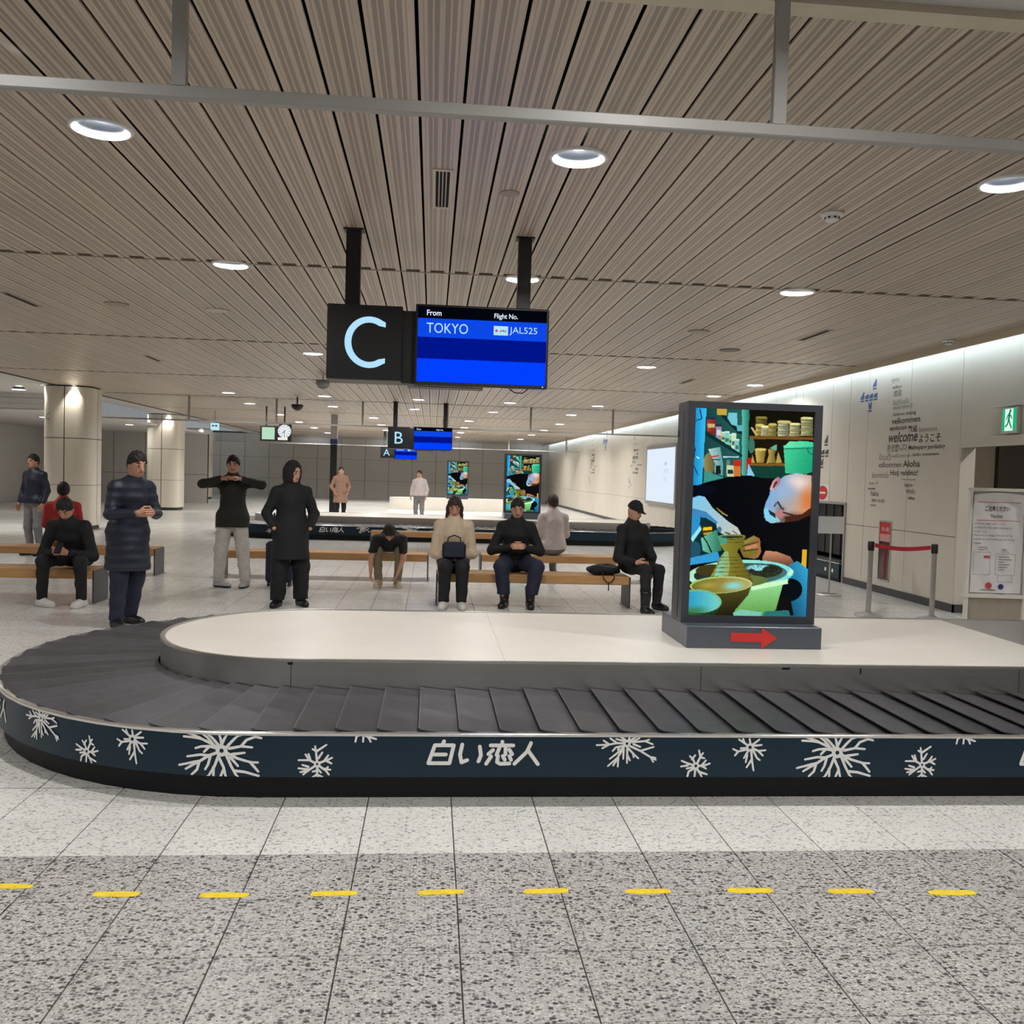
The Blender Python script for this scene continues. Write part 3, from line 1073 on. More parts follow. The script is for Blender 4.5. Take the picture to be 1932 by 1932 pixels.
FL = {
 'large': ((692, 395), .000447, 24, 62, [[(692,395),(590,330),(480,280),(400,270),(295,265)],[(480,280),(400,245),(330,225)],[(600,330),(540,260),(490,225)],[(660,340),(600,275),(545,225)],[(690,320),(665,225)],[(690,330),(740,225)],[(740,360),(800,290),(850,240),(900,220)],[(770,370),(890,345),(1000,355)],[(890,345),(940,280),(1030,245),(1090,260)],[(640,370),(560,355),(480,360),(420,380)],[(560,360),(510,415)],[(640,420),(560,450),(470,445),(335,470)],[(560,450),(470,510),(400,525),(250,565)],[(450,520),(320,600)],[(460,520),(440,600),(385,655)],[(575,460),(555,540),(525,595)],[(660,450),(620,560),(545,690)],[(610,570),(612,670)],[(665,470),(715,570),(745,700)],[(715,590),(685,660)],[(740,440),(790,550),(840,640),(890,705)],[(820,600),(930,610),(1070,650)],[(750,420),(850,470),(990,510),(1060,512)],[(985,510),(1065,605)],[(780,460),(860,550)],[(800,430),(925,412)]]),
 'six': ((1680, 530), .000447, 20, 34, [[(1680,530),(1665,400),(1655,345)],[(1668,400),(1770,330)],[(1660,390),(1630,375)],[(1680,530),(1600,490),(1490,490)],[(1600,490),(1560,430)],[(1610,490),(1590,425)],[(1690,470),(1730,410)],[(1700,520),(1780,490),(1830,465)],[(1750,500),(1790,440)],[(1780,500),(1825,525)],[(1700,550),(1770,600),(1800,640)],[(1750,580),(1815,590)],[(1765,590),(1790,560)],[(1680,560),(1680,640),(1690,695)],[(1680,640),(1630,675)],[(1680,640),(1735,665)],[(1680,600),(1635,610)],[(1690,590),(1720,620)],[(1660,550),(1600,590),(1540,640)],[(1600,590),(1490,575)],[(1590,560),(1530,540)],[(1590,600),(1510,615)]]),
 'tail': ((425, 143), .0005, 17, 36, [[(425,143),(330,140),(250,155),(135,160)],[(330,140),(265,95)],[(250,150),(200,115)],[(250,155),(190,190)],[(400,120),(320,100)],[(410,110),(340,60)],[(440,110),(450,60)],[(450,120),(525,65)],[(470,130),(600,120),(675,150)],[(600,120),(640,105)],[(480,125),(545,90)],[(400,165),(320,180),(290,215)],[(350,185),(340,205)],[(395,180),(330,240),(265,290)],[(390,190),(340,280),(250,360)],[(345,280),(300,355)],[(345,280),(345,365)],[(395,200),(395,290)],[(430,180),(432,330)],[(435,260),(460,305)],[(440,190),(500,250),(540,285)],[(490,245),(495,275)],[(460,170),(560,215),(660,275),(710,300)],[(560,212),(685,175)],[(665,280),(685,320)],[(670,275),(705,280)],[(490,150),(555,175)]]),
 'small': ((1088, 383), .0005, 18, 34, [[(1088,383),(1060,320),(1028,290)],[(1050,320),(1080,280)],[(1100,360),(1130,300),(1115,235)],[(1130,300),(1170,310)],[(1130,290),(1155,260)],[(1110,385),(1170,380),(1225,360)],[(1150,375),(1185,330)],[(1150,385),(1190,410)],[(1070,380),(1010,360),(950,335)],[(1010,380),(945,390)],[(1070,395),(1000,410)],[(1075,405),(1020,440),(1010,490)],[(1085,410),(1080,490)],[(1100,410),(1130,450),(1150,490)],[(1120,440),(1200,465)]]),
 'top': ((1615, 155), .0005, 18, 40, [[(1615,155),(1570,120),(1505,80)],[(1560,115),(1545,75)],[(1620,130),(1610,75)],[(1640,130),(1705,80)],[(1650,140),(1730,132)],[(1640,165),(1700,190),(1770,183)],[(1700,190),(1745,235)],[(1645,180),(1690,260),(1718,280)],[(1630,190),(1640,280),(1660,380)],[(1640,270),(1590,350)],[(1600,190),(1560,260)],[(1590,230),(1580,300)],[(1590,175),(1500,195),(1450,172)],[(1500,195),(1470,235)],[(1580,165),(1525,165)]]),
}
KANJI = [[(428,806),(420,826)],[(375,830),(484,830)],[(375,830),(340,935)],[(340,937),(462,937)],[(485,830),(463,935)],[(372,885),(440,885)],
         [(535,825),(523,885),(533,932),(566,918)],[(638,838),(646,890),(632,926)],
         [(770,808),(770,830)],[(702,830),(835,830)],[(757,835),(738,886)],[(790,835),(790,884)],[(716,858),(690,882)],[(812,855),(830,882)],[(706,896),(678,940)],[(746,892),(742,930),(760,940),(815,938)],[(775,893),(787,916)],[(814,893),(824,916)],
         [(940,815),(915,870),(845,940)],[(925,862),(984,942)]]

def carousel(label, xa, xb, yc, detail):
    root = thing('baggage_carousel', label, 'carousel', (xa, yc, 0), 'baggage carousels')
    RO, RI = R_OUT, R_IN
    ring_sweep([(RO - .05, 0), (RO - .05, ZP + .02), (RO - .2, ZP + .02), (RO - .2, 0)], xa, xb, yc).build('plinth', M_PLINTH, root, smooth=30)
    ring_sweep([(RO, ZP), (RO, ZB - .012), (RO - .02, ZB - .012), (RO - .02, ZP)], xa, xb, yc).build('side_panel', M_TEAL, root, smooth=30)
    ring_sweep([(RO + .003, ZB - .014), (RO + .004, ZB - .002), (RO - .002, ZB + .002), (RO - .03, ZB), (RO - .03, ZB - .014)], xa, xb, yc).build('trim_strip', M_TRIM, root, smooth=50)
    ring_sweep([(RO - .03, ZB - .03), (RI + .01, ZB - .03), (RI + .01, ZB - .06), (RO - .03, ZB - .06)][::-1], xa, xb, yc).build('conveyor_bed', M_BED, root)
    # steel skirt in sections with fine seams, rim and deck
    N = len(outline(1, xa, xb, yc))
    cuts = [0, 6, 11, 14, 28, 42, 56, N]
    for a, b in zip(cuts[:-1], cuts[1:]):
        s = ring_sweep([(RI, ZB - .06), (RI, ZT - .006), (RI - .012, ZT - .006), (RI - .012, ZB - .06)], xa, xb, yc, True, a, b)
        ce = MB()
        s.build('skirt_panel', M_STEEL, root, smooth=30)
    if detail:
        for cu in (0, 6, 11):
            x = xa + (xb - xa) * cu / 14
            m = MB(); m.box(x - .002, x + .002, yc - RI - .0012, yc - RI + .002, ZB - .05, ZT - .008)
            m.build('seam', M_BASE, root)
        for x, w, h in ((1.93 + .2, .05, .012), (2.62, .008, .035), (-.80, .03, .014)):
            m = MB(); m.box(x, x + w, yc - RI - .002, yc - RI, ZT - .012 - h, ZT - .012)
            m.build('scuff', M_BLACK, root)
    ring_sweep([(RI + .004, ZT - .008), (RI + .002, ZT + .006), (RI - .012, ZT + .008), (RI - .028, ZT + .002), (RI - .028, ZT - .008)], xa, xb, yc).build('steel_rim', M_STEEL, root, smooth=50)
    d = MB(); d.prism(outline(RI - .026, xa, xb, yc), ZT - .03, ZT)
    deck = d.build('deck', M_DECK, root)
    if detail:
        m = MB(); m.prism([(4.17, yc - .97 + .05), (CXB, yc - .92), (CXB + .5, yc - .75), (CXB + .5, yc + .75), (CXB, yc + .92), (4.24, yc + .92)], ZT, ZT + .004)
        m.build('steel_deck_sheet', mat('deck_steel', (176, 173, 167), 0.3, 0.5, var=.05), root)
        m = MB()
        m.box(.455, .458, yc - .94, yc + .94, ZT, ZT + .0006)
        m.build('deck_joint', mat('deck_joint', (186, 178, 166), .6), deck)
    # overlapping rubber plates
    w, dep, th = .285, RO - RI - .03, .007
    prof = []
    rc = .022
    y0, y1 = -(RO - .024), -(RI + .012)
    for cx, cy, a0 in ((-w * .3 + rc, y0 + rc, PI), (w * .7 - rc, y0 + rc, 1.5 * PI)):
        prof += [(cx + rc * math.cos(a0 + PI / 2 * k / 4), cy + rc * math.sin(a0 + PI / 2 * k / 4)) for k in range(5)]
    prof += [(w * .7, y1), (-w * .3, y1)]
    pl = MB()
    pl.prism(prof, 0, th)
    tilt = .030
    def lift(p):
        t = (p[0] + w * .3) / w           # 0 at the raised left edge, 1 at the tucked right edge
        sag = .010 * min(1, max(0, (-(p[1]) - (RO - .16)) / .13)) * t
        return (p[0], p[1], p[2] + ZB - .022 + tilt * (1 - t) ** 1.2 - sag)
    # denser in x so the plate curls
    pl2 = MB()
    cols = [-w * .3, -w * .3 + .006, -w * .3 + rc, -w * .1, w * .15, w * .4, w * .7 - rc, w * .7 - .006, w * .7]
    def ymin(x):
        if x < -w * .3 + rc:
            return y0 + rc - math.sqrt(max(rc ** 2 - (-w * .3 + rc - x) ** 2, 0))
        if x > w * .7 - rc:
            return y0 + rc - math.sqrt(max(rc ** 2 - (x - w * .7 + rc) ** 2, 0))
        return y0
    rows = [0, .06, .18, 1]
    vs = []
    for zz in (th, 0):
        for x in cols:
            for r in rows:
                vs.append((x, ymin(x) + (y1 - ymin(x)) * r, zz))
    nc, nr = len(cols), len(rows)
    fs = []
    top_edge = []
    for i in range(nc - 1):
        for j in range(nr - 1):
            a, b_, c, d_ = i * nr + j, (i + 1) * nr + j, (i + 1) * nr + j + 1, i * nr + j + 1
            fs.append((a, b_, c, d_))
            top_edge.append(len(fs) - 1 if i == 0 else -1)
            fs.append(tuple(k + nc * nr for k in (a, d_, c, b_)))
    O = nc * nr
    for i in range(nc - 1):
        fs.append((i * nr, O + i * nr, O + (i + 1) * nr, (i + 1) * nr))
        fs.append((i * nr + nr - 1, (i + 1) * nr + nr - 1, O + (i + 1) * nr + nr - 1, O + i * nr + nr - 1))
    for j in range(nr - 1):
        fs.append((j, j + 1, O + j + 1, O + j))
        e = (nc - 1) * nr
        fs.append((e + j, O + e + j, O + e + j + 1, e + j + 1))
    pl2.add(vs, fs)
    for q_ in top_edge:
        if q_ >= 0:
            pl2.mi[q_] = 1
    pl2.xform(lift)
    me = pl2.mesh('belt_plate', [M_PLATE, M_PLATE_EDGE], (0, 0, 0), smooth=40)
    straight = xb - xa
    r0 = 1.42
    loop = 2 * straight + 2 * PI * r0
    n = round(loop / .2)
    for k in range(n):
        s = k * loop / n + .03
        if s < straight:
            x, y, ang = xa + s, yc, 0
        elif s < straight + PI * r0:
            ang = (s - straight) / r0
            x, y = xb, yc
        elif s < 2 * straight + PI * r0:
            ang = PI
            x, y = xb - (s - straight - PI * r0), yc
        else:
            ang = PI + (s - 2 * straight - PI * r0) / r0
            x, y = xa, yc
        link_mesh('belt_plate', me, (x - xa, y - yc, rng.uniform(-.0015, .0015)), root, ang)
    # printed snowflakes and lettering on the side panel
    def mapf(s, z):
        R = RO + .0015 + EPS[0]
        if s >= xa:
            return (s, yc - R, z)
        a = (xa - s) / RO
        return (xa - R * math.sin(a), yc - R * math.cos(a), z)
    clip = (ZP + .002, ZB - .014)
    sx = xa - CXA
    per = 3.03
    sets = [0, -per, per] if detail else [-per, 0]
    for off in sets:
        for kind, s0, z0 in (('tail', .99, .285), ('small', 1.341, .174), ('top', 1.614, .268), ('large', 2.067, .242), ('six', 2.517, .181), ('small', 2.736, .345)):
            c, sc, wd, cr, strokes = FL[kind]
            sc = sc * 1.04
            mb = MB()
            S = s0 + off + sx
            if S > xb or S < xa - 3.0:
                continue
            if not detail and kind not in ('large', 'tail', 'six'):
                continue
            for st in strokes:
                stroke_pts(mb, [(S + (p[0] - c[0]) * sc, z0 - (p[1] - c[1]) * sc) for p in st], wd * sc * 1.3, mapf, .014 if detail else .05, clip)
            ca = [(S + cr * sc * math.cos(t * PI / 8), z0 + cr * sc * math.sin(t * PI / 8)) for t in range(16)]
            ca = [(u, min(max(v, clip[0]), clip[1])) for u, v in ca]
            EPS[0] = .0018
            if z0 < .33:
                mb.add([mapf(*p) for p in ca], [tuple(range(16))])
            fo = mb.build('snowflake', M_STICKER, root)
            if detail and z0 < .33:
                rr = cr * sc * (.42 if kind in ('small', 'top') else .36)
                m2 = MB()
                EPS[0] = .0018
                q = [mapf(S + rr * math.cos(t * PI / 6), z0 + rr * math.sin(t * PI / 6)) for t in range(12)]
                def out(p):
                    v = Vector((p[0] - max(xa, p[0]) if p[0] < xa else 0, p[1] - yc, 0)); v.normalize()
                    return (p[0] + v.x * .001, p[1] + v.y * .001, p[2])
                m2.add([out(p) for p in q], [tuple(range(12))])
                m2.build('flake_eye', M_TEAL, fo)
        if off <= 0 or detail:
            for lo_, hi_ in ((0, 6), (6, 8), (8, 18), (18, 20)):
              mb = MB()
              for st in KANJI[lo_:hi_]:
                pts = []
                for x, y in st:
                    px_, py_ = 700 + x * .321, 1140 + y * .321
                    pts.append((.283 + (px_ - 912) * .00258 + off + sx, .231 - (py_ - 1423) * .00256))
                if pts[0][0] < xb:
                    stroke_pts(mb, pts, .0185, mapf, .03, clip, 1.0)
              if mb.f:
                mb.build('character', M_STICKER, root)
    return root
carousel('near baggage carousel with snowflake side panel and pale deck', CXA, CXB, CYC, True)
carousel('far baggage carousel behind the benches, pale deck and dark side', -3.3, 4.55, CYC + 16.5, False)

# ------------------------------------------------------------------ picture shown on the kiosk screen
def srgb2lin(a):
    a = np.asarray(a, float) / 255.0
    return np.where(a <= .04045, a / 12.92, ((a + .055) / 1.055) ** 2.4)

def potter_picture(W=230, Hh=390):
    """vertex colours of the screen: a potter at the wheel; returns (Hh+1, W+1, 3) in linear light, row 0 at the top"""
    jj, ii = np.meshgrid(np.arange(Hh + 1) / Hh, np.arange(W + 1) / W, indexing='ij')
    t = jj
    X = (297 - 45 * t) + ii * (871 + 7 * t)
    Y = (125 + 5 * ii) + jj * (1470 + 55 * ii)
    img = np.zeros(X.shape + (3,)) + np.array((14, 13, 10))
    r2 = np.random.RandomState(3)
    noise = r2.rand(*X.shape)
    def inside(pts):
        p = np.array(pts, float)
        c = np.zeros(X.shape, bool)
        n = len(p)
        for a in range(n):
            x1, y1 = p[a]; x2, y2 = p[(a + 1) % n]
            if y1 == y2:
                continue
            c ^= ((y1 > Y) != (y2 > Y)) & (X < (x2 - x1) * (Y - y1) / (y2 - y1) + x1)
        return c
    def fill(mask, c0, c1=None, ax=(1, 0), rng_=None, n=0.06):
        c0 = np.array(c0, float)
        if c1 is None:
            col = np.broadcast_to(c0, img.shape)
        else:
            q = X * ax[0] + Y * ax[1]
            lo, hi = rng_ if rng_ else (q[mask].min() if mask.any() else 0, q[mask].max() if mask.any() else 1)
            f = np.clip((q - lo) / max(hi - lo, 1e-6), 0, 1)[..., None]
            col = c0 * (1 - f) + np.array(c1, float) * f
        col = col * (1 - n + 2 * n * noise[..., None])
        img[mask] = col[mask]
    def poly(pts, *a, **k): fill(inside(pts), *a, **k)
    def ell(cx, cy, rx, ry, *a, rot=0, **k):
        dx, dy = X - cx, Y - cy
        ca, sa = math.cos(rot), math.sin(rot)
        fill(((dx * ca + dy * sa) / rx) ** 2 + ((-dx * sa + dy * ca) / ry) ** 2 < 1, *a, **k)
    def glow(cx, cy, rx, ry, c, a=.8, rot=0, clip=None):
        dx, dy = X - cx, Y - cy
        ca, sa = math.cos(rot), math.sin(rot)
        q = np.sqrt(((dx * ca + dy * sa) / rx) ** 2 + ((-dx * sa + dy * ca) / ry) ** 2)
        w = np.clip(1 - q, 0, 1); w = a * w * w * (3 - 2 * w)
        if clip is not None:
            w = w * inside(clip)
        img[:] = img * (1 - w[..., None]) + np.array(c, float) * w[..., None]
    def rect(x0, y0, x1, y1, *a, **k): fill((X > x0) & (X < x1) & (Y > y0) & (Y < y1), *a, **k)
    def line(pts, w, c):
        for (x1, y1), (x2, y2) in zip(pts[:-1], pts[1:]):
            L = math.hypot(x2 - x1, y2 - y1)
            nx, ny = -(y2 - y1) / L * w / 2, (x2 - x1) / L * w / 2
            poly([(x1 + nx, y1 + ny), (x2 + nx, y2 + ny), (x2 - nx, y2 - ny), (x1 - nx, y1 - ny)], c)
    # left shelving
    poly([(350, 120), (690, 120), (680, 620), (330, 640)], (22, 62, 62), (38, 96, 88), ax=(1, 0))
    poly([(290, 120), (378, 120), (350, 670), (270, 672)], (20, 130, 190), (60, 185, 235), ax=(1, 0))
    line([(330, 130), (345, 200), (300, 215)], 7, (8, 14, 40)); line([(300, 400), (285, 520), (320, 600)], 6, (10, 20, 50)); line([(310, 470), (328, 480)], 8, (220, 240, 250))
    poly([(636, 125), (692, 125), (672, 600), (640, 600)], (90, 185, 160), (40, 110, 100), ax=(1, 0))
    poly([(440, 135), (470, 130), (640, 285), (640, 305), (610, 300)], (14, 40, 42))
    rect(455, 125, 525, 170, (190, 160, 60)); poly([(540, 150), (600, 150), (605, 250), (560, 235), (530, 190)], (110, 190, 200)); rect(600, 240, 640, 280, (90, 170, 180))
    rect(384, 185, 443, 205, (40, 40, 80)); rect(384, 205, 443, 300, (170, 60, 40), (110, 40, 30)); rect(388, 235, 440, 262, (200, 170, 120)); ell(414, 300, 30, 14, (120, 40, 30))
    rect(448, 235, 488, 252, (40, 45, 70)); rect(448, 252, 488, 345, (150, 140, 160)); rect(452, 275, 485, 315, (200, 200, 215))
    for x, y, h, c in ((503, 300, 60, (180, 190, 120)), (530, 295, 85, (110, 200, 195)), (560, 315, 70, (150, 190, 130)), (578, 310, 100, (190, 215, 190)), (602, 350, 80, (120, 190, 180))):
        rect(x - 17, y, x + 17, y + h, c); rect(x - 13, y + h * .45, x + 13, y + h * .75, (60, 110, 100)); rect(x - 17, y - 12, x + 17, y, (200, 220, 210))
    poly([(370, 285), (380, 285), (640, 450), (640, 470), (370, 315)], (12, 46, 48))
    ell(403, 515, 45, 75, (150, 135, 80), (90, 90, 60)); poly([(392, 415), (480, 398), (502, 520), (500, 605), (440, 580), (445, 520)], (170, 205, 200), (90, 150, 150))
    line([(410, 470), (470, 460)], 12, (200, 60, 50)); line([(420, 490), (480, 488)], 8, (40, 60, 70)); rect(450, 530, 485, 590, (20, 30, 32))
    line([(500, 468), (615, 468)], 10, (170, 215, 225))
    rect(525, 490, 552, 600, (90, 130, 110)); rect(530, 530, 580, 610, (190, 205, 160)); rect(536, 560, 576, 590, (30, 50, 50))
    rect(580, 490, 630, 535, (190, 40, 25)); rect(580, 535, 630, 608, (200, 110, 50))
    poly([(365, 570), (500, 612), (520, 635), (360, 660)], (60, 140, 130))
    # right shelving with stacked bats and pots
    rect(690, 125, 1180, 620, (18, 16, 9), (34, 28, 14), ax=(0, 1))
    rect(690, 315, 1175, 336, (118, 78, 34)); rect(690, 512, 960, 530, (122, 84, 36)); rect(690, 530, 960, 620, (20, 60, 50))
    def stack(x0, y0, x1, y1, n, c):
        c = np.array(c, float)
        for k in range(n):
            a, b = y0 + (y1 - y0) * k / n, y0 + (y1 - y0) * (k + 1) / n
            rect(x0 + (k % 2) * 3, a, x1 - (k % 2) * 3, b, c * (1.0 if k % 2 else .84), c * .55)
            rect(x0, b - 3, x1, b, c * .45)
        ell((x0 + x1) / 2, y0, (x1 - x0) / 2, 9, np.minimum(c * 1.12, 255))
    stack(735, 180, 822, 240, 3, (120, 110, 52)); stack(735, 235, 800, 312, 3, (190, 172, 92)); stack(775, 245, 852, 314, 5, (212, 204, 150)); stack(830, 228, 893, 314, 3, (176, 160, 84))
    stack(898, 205, 982, 314, 6, (200, 200, 158)); ell(945, 207, 52, 12, (196, 182, 110)); stack(984, 220, 1064, 312, 5, (205, 200, 140)); stack(1068, 175, 1158, 308, 7, (188, 186, 128))
    poly([(700, 255), (715, 252), (755, 308), (740, 314)], (188, 170, 96)); ell(708, 385, 24, 56, (60, 110, 90))
    poly([(733, 410), (815, 410), (800, 508), (748, 508)], (196, 172, 84), (120, 100, 44)); ell(775, 411, 42, 10, (210, 190, 110)); poly([(830, 410), (890, 405), (878, 450), (890, 510), (820, 510), (836, 450)], (190, 164, 80), (110, 90, 40))
    poly([(840, 400), (895, 372), (892, 418)], (96, 170, 150)); poly([(715, 450), (735, 508), (708, 508)], (170, 150, 70)); poly([(905, 425), (935, 508), (888, 508)], (170, 150, 76))
    poly([(672, 480), (705, 470), (710, 500), (676, 580)], (180, 30, 24)); poly([(688, 515), (735, 605), (676, 605)], (130, 190, 220))
    poly([(944, 380), (1165, 370), (1165, 570), (1110, 590), (960, 585)], (70, 205, 150), (28, 150, 110), ax=(1, .4)); poly([(940, 395), (985, 350), (1110, 345), (1168, 355), (1168, 385), (985, 395)], (110, 225, 175), (60, 200, 150))
    line([(950, 405), (1165, 395)], 8, (24, 120, 90)); line([(1118, 400), (1135, 435), (1165, 442)], 10, (30, 120, 90))
    # behind the arm
    poly([(262, 880), (480, 880), (520, 1200), (255, 1240)], (18, 52, 66), (14, 30, 26)); poly([(268, 880), (340, 900), (330, 1010), (262, 1060)], (40, 140, 200)); poly([(270, 1050), (340, 960), (350, 985), (285, 1075)], (150, 225, 230))
    rect(355, 965, 430, 1030, (60, 50, 12)); line([(360, 985), (425, 980)], 22, (232, 190, 40)); line([(365, 1020), (430, 1012)], 16, (170, 150, 60))
    poly([(345, 1050), (460, 990), (500, 1140), (420, 1165), (360, 1140)], (110, 190, 160), (40, 110, 90)); line([(345, 1020), (390, 1080), (425, 1155)], 9, (10, 16, 14)); ell(300, 1130, 45, 60, (30, 80, 100))
    poly([(258, 1190), (470, 1150), (490, 1215), (258, 1240)], (50, 150, 205))
    poly([(455, 835), (545, 815), (530, 890), (500, 880)], (150, 120, 70)); line([(515, 830), (535, 890)], 12, (220, 220, 215))
    # man: black shirt
    poly([(270, 690), (380, 650), (540, 612), (700, 600), (850, 632), (960, 640), (1152, 720), (1150, 1180), (1040, 1250), (820, 1160), (760, 1050), (690, 1060), (640, 1010), (560, 905), (470, 840), (360, 748), (268, 758)], (6, 7, 12), (14, 14, 18))
    poly([(280, 690), (380, 660), (470, 690), (400, 745), (300, 745)], (10, 12, 26))
    # arm on the left
    poly([(266, 765), (330, 745), (372, 755), (430, 835), (540, 930), (615, 980), (640, 1030), (520, 1034), (468, 1000), (455, 950), (380, 905), (266, 888)], (120, 190, 225), (190, 190, 180), ax=(1, 1), rng_=(1050, 1650))
    poly([(266, 830), (380, 860), (470, 940), (455, 950), (380, 905), (266, 888)], (60, 130, 180)); ell(480, 990, 16, 22, (60, 110, 130)); line([(520, 1010), (560, 1025)], 10, (90, 70, 60)); line([(575, 1000), (610, 1025)], 8, (120, 80, 70))
    # head
    poly([(850, 712), (882, 690), (905, 640), (960, 600), (1040, 582), (1155, 600), (1155, 880), (1090, 915), (1000, 940), (900, 948), (850, 950), (808, 905), (805, 850), (822, 790), (845, 745)], (120, 170, 215), (226, 150, 96), ax=(1, .45), rng_=(1180, 1560), n=.03)
    HEAD = [(850, 712), (882, 690), (905, 640), (960, 600), (1040, 582), (1155, 600), (1155, 880), (1090, 915), (1000, 940), (900, 948), (850, 950), (808, 905), (805, 850), (822, 790), (845, 745)]
    glow(1060, 650, 150, 100, (232, 212, 208), .9, .3, HEAD); glow(1140, 790, 110, 170, (206, 116, 60), .95, 0, HEAD); glow(960, 720, 130, 90, (150, 176, 214), .7, 0, HEAD); glow(1000, 920, 170, 70, (70, 44, 36), .8, -.1, HEAD); glow(930, 850, 60, 50, (120, 96, 104), .6, 0, HEAD)
    poly([(846, 700), (870, 640), (905, 610), (930, 625), (915, 670), (880, 705), (858, 716)], (206, 170, 168), (160, 110, 110)); poly([(868, 690), (880, 650), (905, 635), (900, 660), (880, 690)], (90, 40, 60))
    poly([(804, 850), (830, 840), (870, 880), (900, 905), (930, 935), (870, 950), (820, 930)], (120, 205, 235), (150, 190, 200)); poly([(835, 850), (890, 880), (895, 915), (850, 885)], (26, 44, 60))
    line([(905, 790), (935, 840), (955, 850)], 14, (70, 50, 60)); poly([(885, 870), (945, 850), (965, 880), (935, 920), (900, 905)], (176, 120, 116)); line([(945, 870), (1060, 905)], 12, (60, 30, 26)); line([(900, 800), (880, 830)], 14, (60, 90, 130))
    poly([(960, 905), (1090, 885), (1150, 840), (1155, 890), (1060, 935), (965, 945)], (70, 36, 24))
    # right arm and hand
    poly([(795, 1150), (900, 1160), (1005, 1200), (1032, 1240), (980, 1280), (880, 1270), (800, 1225)], (196, 140, 104), (96, 56, 40), ax=(0, 1))
    poly([(630, 1130), (655, 1080), (745, 1043), (775, 1060), (790, 1110), (805, 1140), (790, 1190), (740, 1210), (660, 1195)], (108, 98, 40), (160, 110, 70)); line([(660, 1090), (740, 1050)], 26, (140, 130, 60)); line([(670, 1130), (760, 1110)], 24, (190, 130, 90)); line([(650, 1165), (760, 1165)], 24, (120, 110, 40)); line([(650, 1115), (770, 1085)], 7, (50, 40, 16)); line([(655, 1150), (770, 1140)], 7, (46, 40, 14))
    poly([(780, 1095), (815, 1100), (828, 1140), (800, 1200), (760, 1215), (790, 1160)], (8, 8, 8))
    poly([(1095, 1150), (1128, 1150), (1125, 1300), (1090, 1260)], (214, 170, 40))
    # jeans at the right
    poly([(1000, 1260), (1060, 1235), (1140, 1300), (1140, 1660), (1000, 1660), (940, 1500)], (20, 70, 100), (50, 160, 205), ax=(1, -.4)); ell(1010, 1450, 90, 85, (10, 14, 20)); poly([(900, 1480), (1010, 1500), (1040, 1640), (880, 1640)], (16, 16, 14))
    # wheel basin
    ell(640, 1320, 392, 105, (170, 225, 190), (120, 215, 215), ax=(1, 0)); ell(640, 1318, 345, 82, (38, 44, 34), (70, 110, 110))
    ell(420, 1280, 110, 40, (64, 56, 26)); ell(830, 1300, 120, 50, (40, 46, 34), n=.5); ell(770, 1275, 90, 22, (120, 180, 195), n=.6); ell(860, 1290, 60, 26, (36, 40, 32), n=.6); ell(720, 1300, 30, 18, (44, 46, 34), n=.5)
    poly([(640, 1405), (1005, 1370), (955, 1400), (905, 1590), (850, 1640), (590, 1620)], (150, 220, 150), (90, 150, 70), ax=(0, 1)); line([(720, 1425), (990, 1385)], 34, (196, 240, 190)); line([(1000, 1340), (1020, 1300)], 30, (190, 235, 200))
    # the pot
    ell(620, 1370, 220, 46, (120, 120, 40), (90, 110, 60))
    P = [(466, 1040), (672, 1040), (660, 1095), (625, 1130), (612, 1155), (636, 1190), (668, 1260), (720, 1350), (736, 1385), (395, 1370), (450, 1270), (490, 1185), (520, 1150), (488, 1105)]
    poly(P, (150, 150, 58), (96, 84, 26), ax=(1, 0)); poly([(520, 1150), (545, 1150), (560, 1250), (540, 1370), (430, 1370), (470, 1250), (500, 1185)], (110, 205, 200), (150, 165, 90), ax=(1, 0))
    for k, y in enumerate((1062, 1082, 1190, 1212, 1238, 1266, 1296, 1328, 1355)):
        wd = 100 if y < 1100 else 70 + (y - 1180) * .55
        line([(570 - wd, y), (570 + wd * .95, y + 4)], 5, (84, 80, 26))
    ell(569, 1042, 104, 16, (90, 150, 110), (130, 120, 50)); ell(569, 1046, 88, 9, (40, 50, 26)); poly([(470, 1045), (530, 1050), (535, 1095), (492, 1100)], (70, 150, 130))
    # bowls in front
    poly([(268, 1385), (725, 1392), (700, 1470), (620, 1560), (560, 1625), (440, 1620), (330, 1500)], (88, 82, 34), (30, 28, 12), ax=(0, 1)); ell(496, 1390, 230, 62, (150, 190, 100), (186, 190, 130)); ell(496, 1394, 214, 54, (110, 100, 36), (176, 160, 84)); glow(590, 1400, 120, 50, (130, 215, 215), .95); glow(400, 1390, 130, 40, (170, 160, 70), .7)
    poly([(245, 1420), (370, 1425), (500, 1500), (480, 1570), (440, 1625), (245, 1625)], (60, 96, 44), (26, 50, 26), ax=(0, 1)); ell(330, 1500, 172, 84, (110, 170, 120), (120, 180, 140), rot=.12); ell(330, 1505, 158, 74, (40, 150, 190), (110, 200, 190), rot=.12); glow(300, 1570, 150, 50, (60, 120, 70), .9)
    poly([(585, 1600), (640, 1575), (800, 1605), (790, 1640), (600, 1640)], (120, 190, 170)); poly([(820, 1600), (1000, 1600), (1020, 1660), (800, 1660)], (40, 110, 110))
    return srgb2lin(np.clip(img, 0, 255)), W, Hh

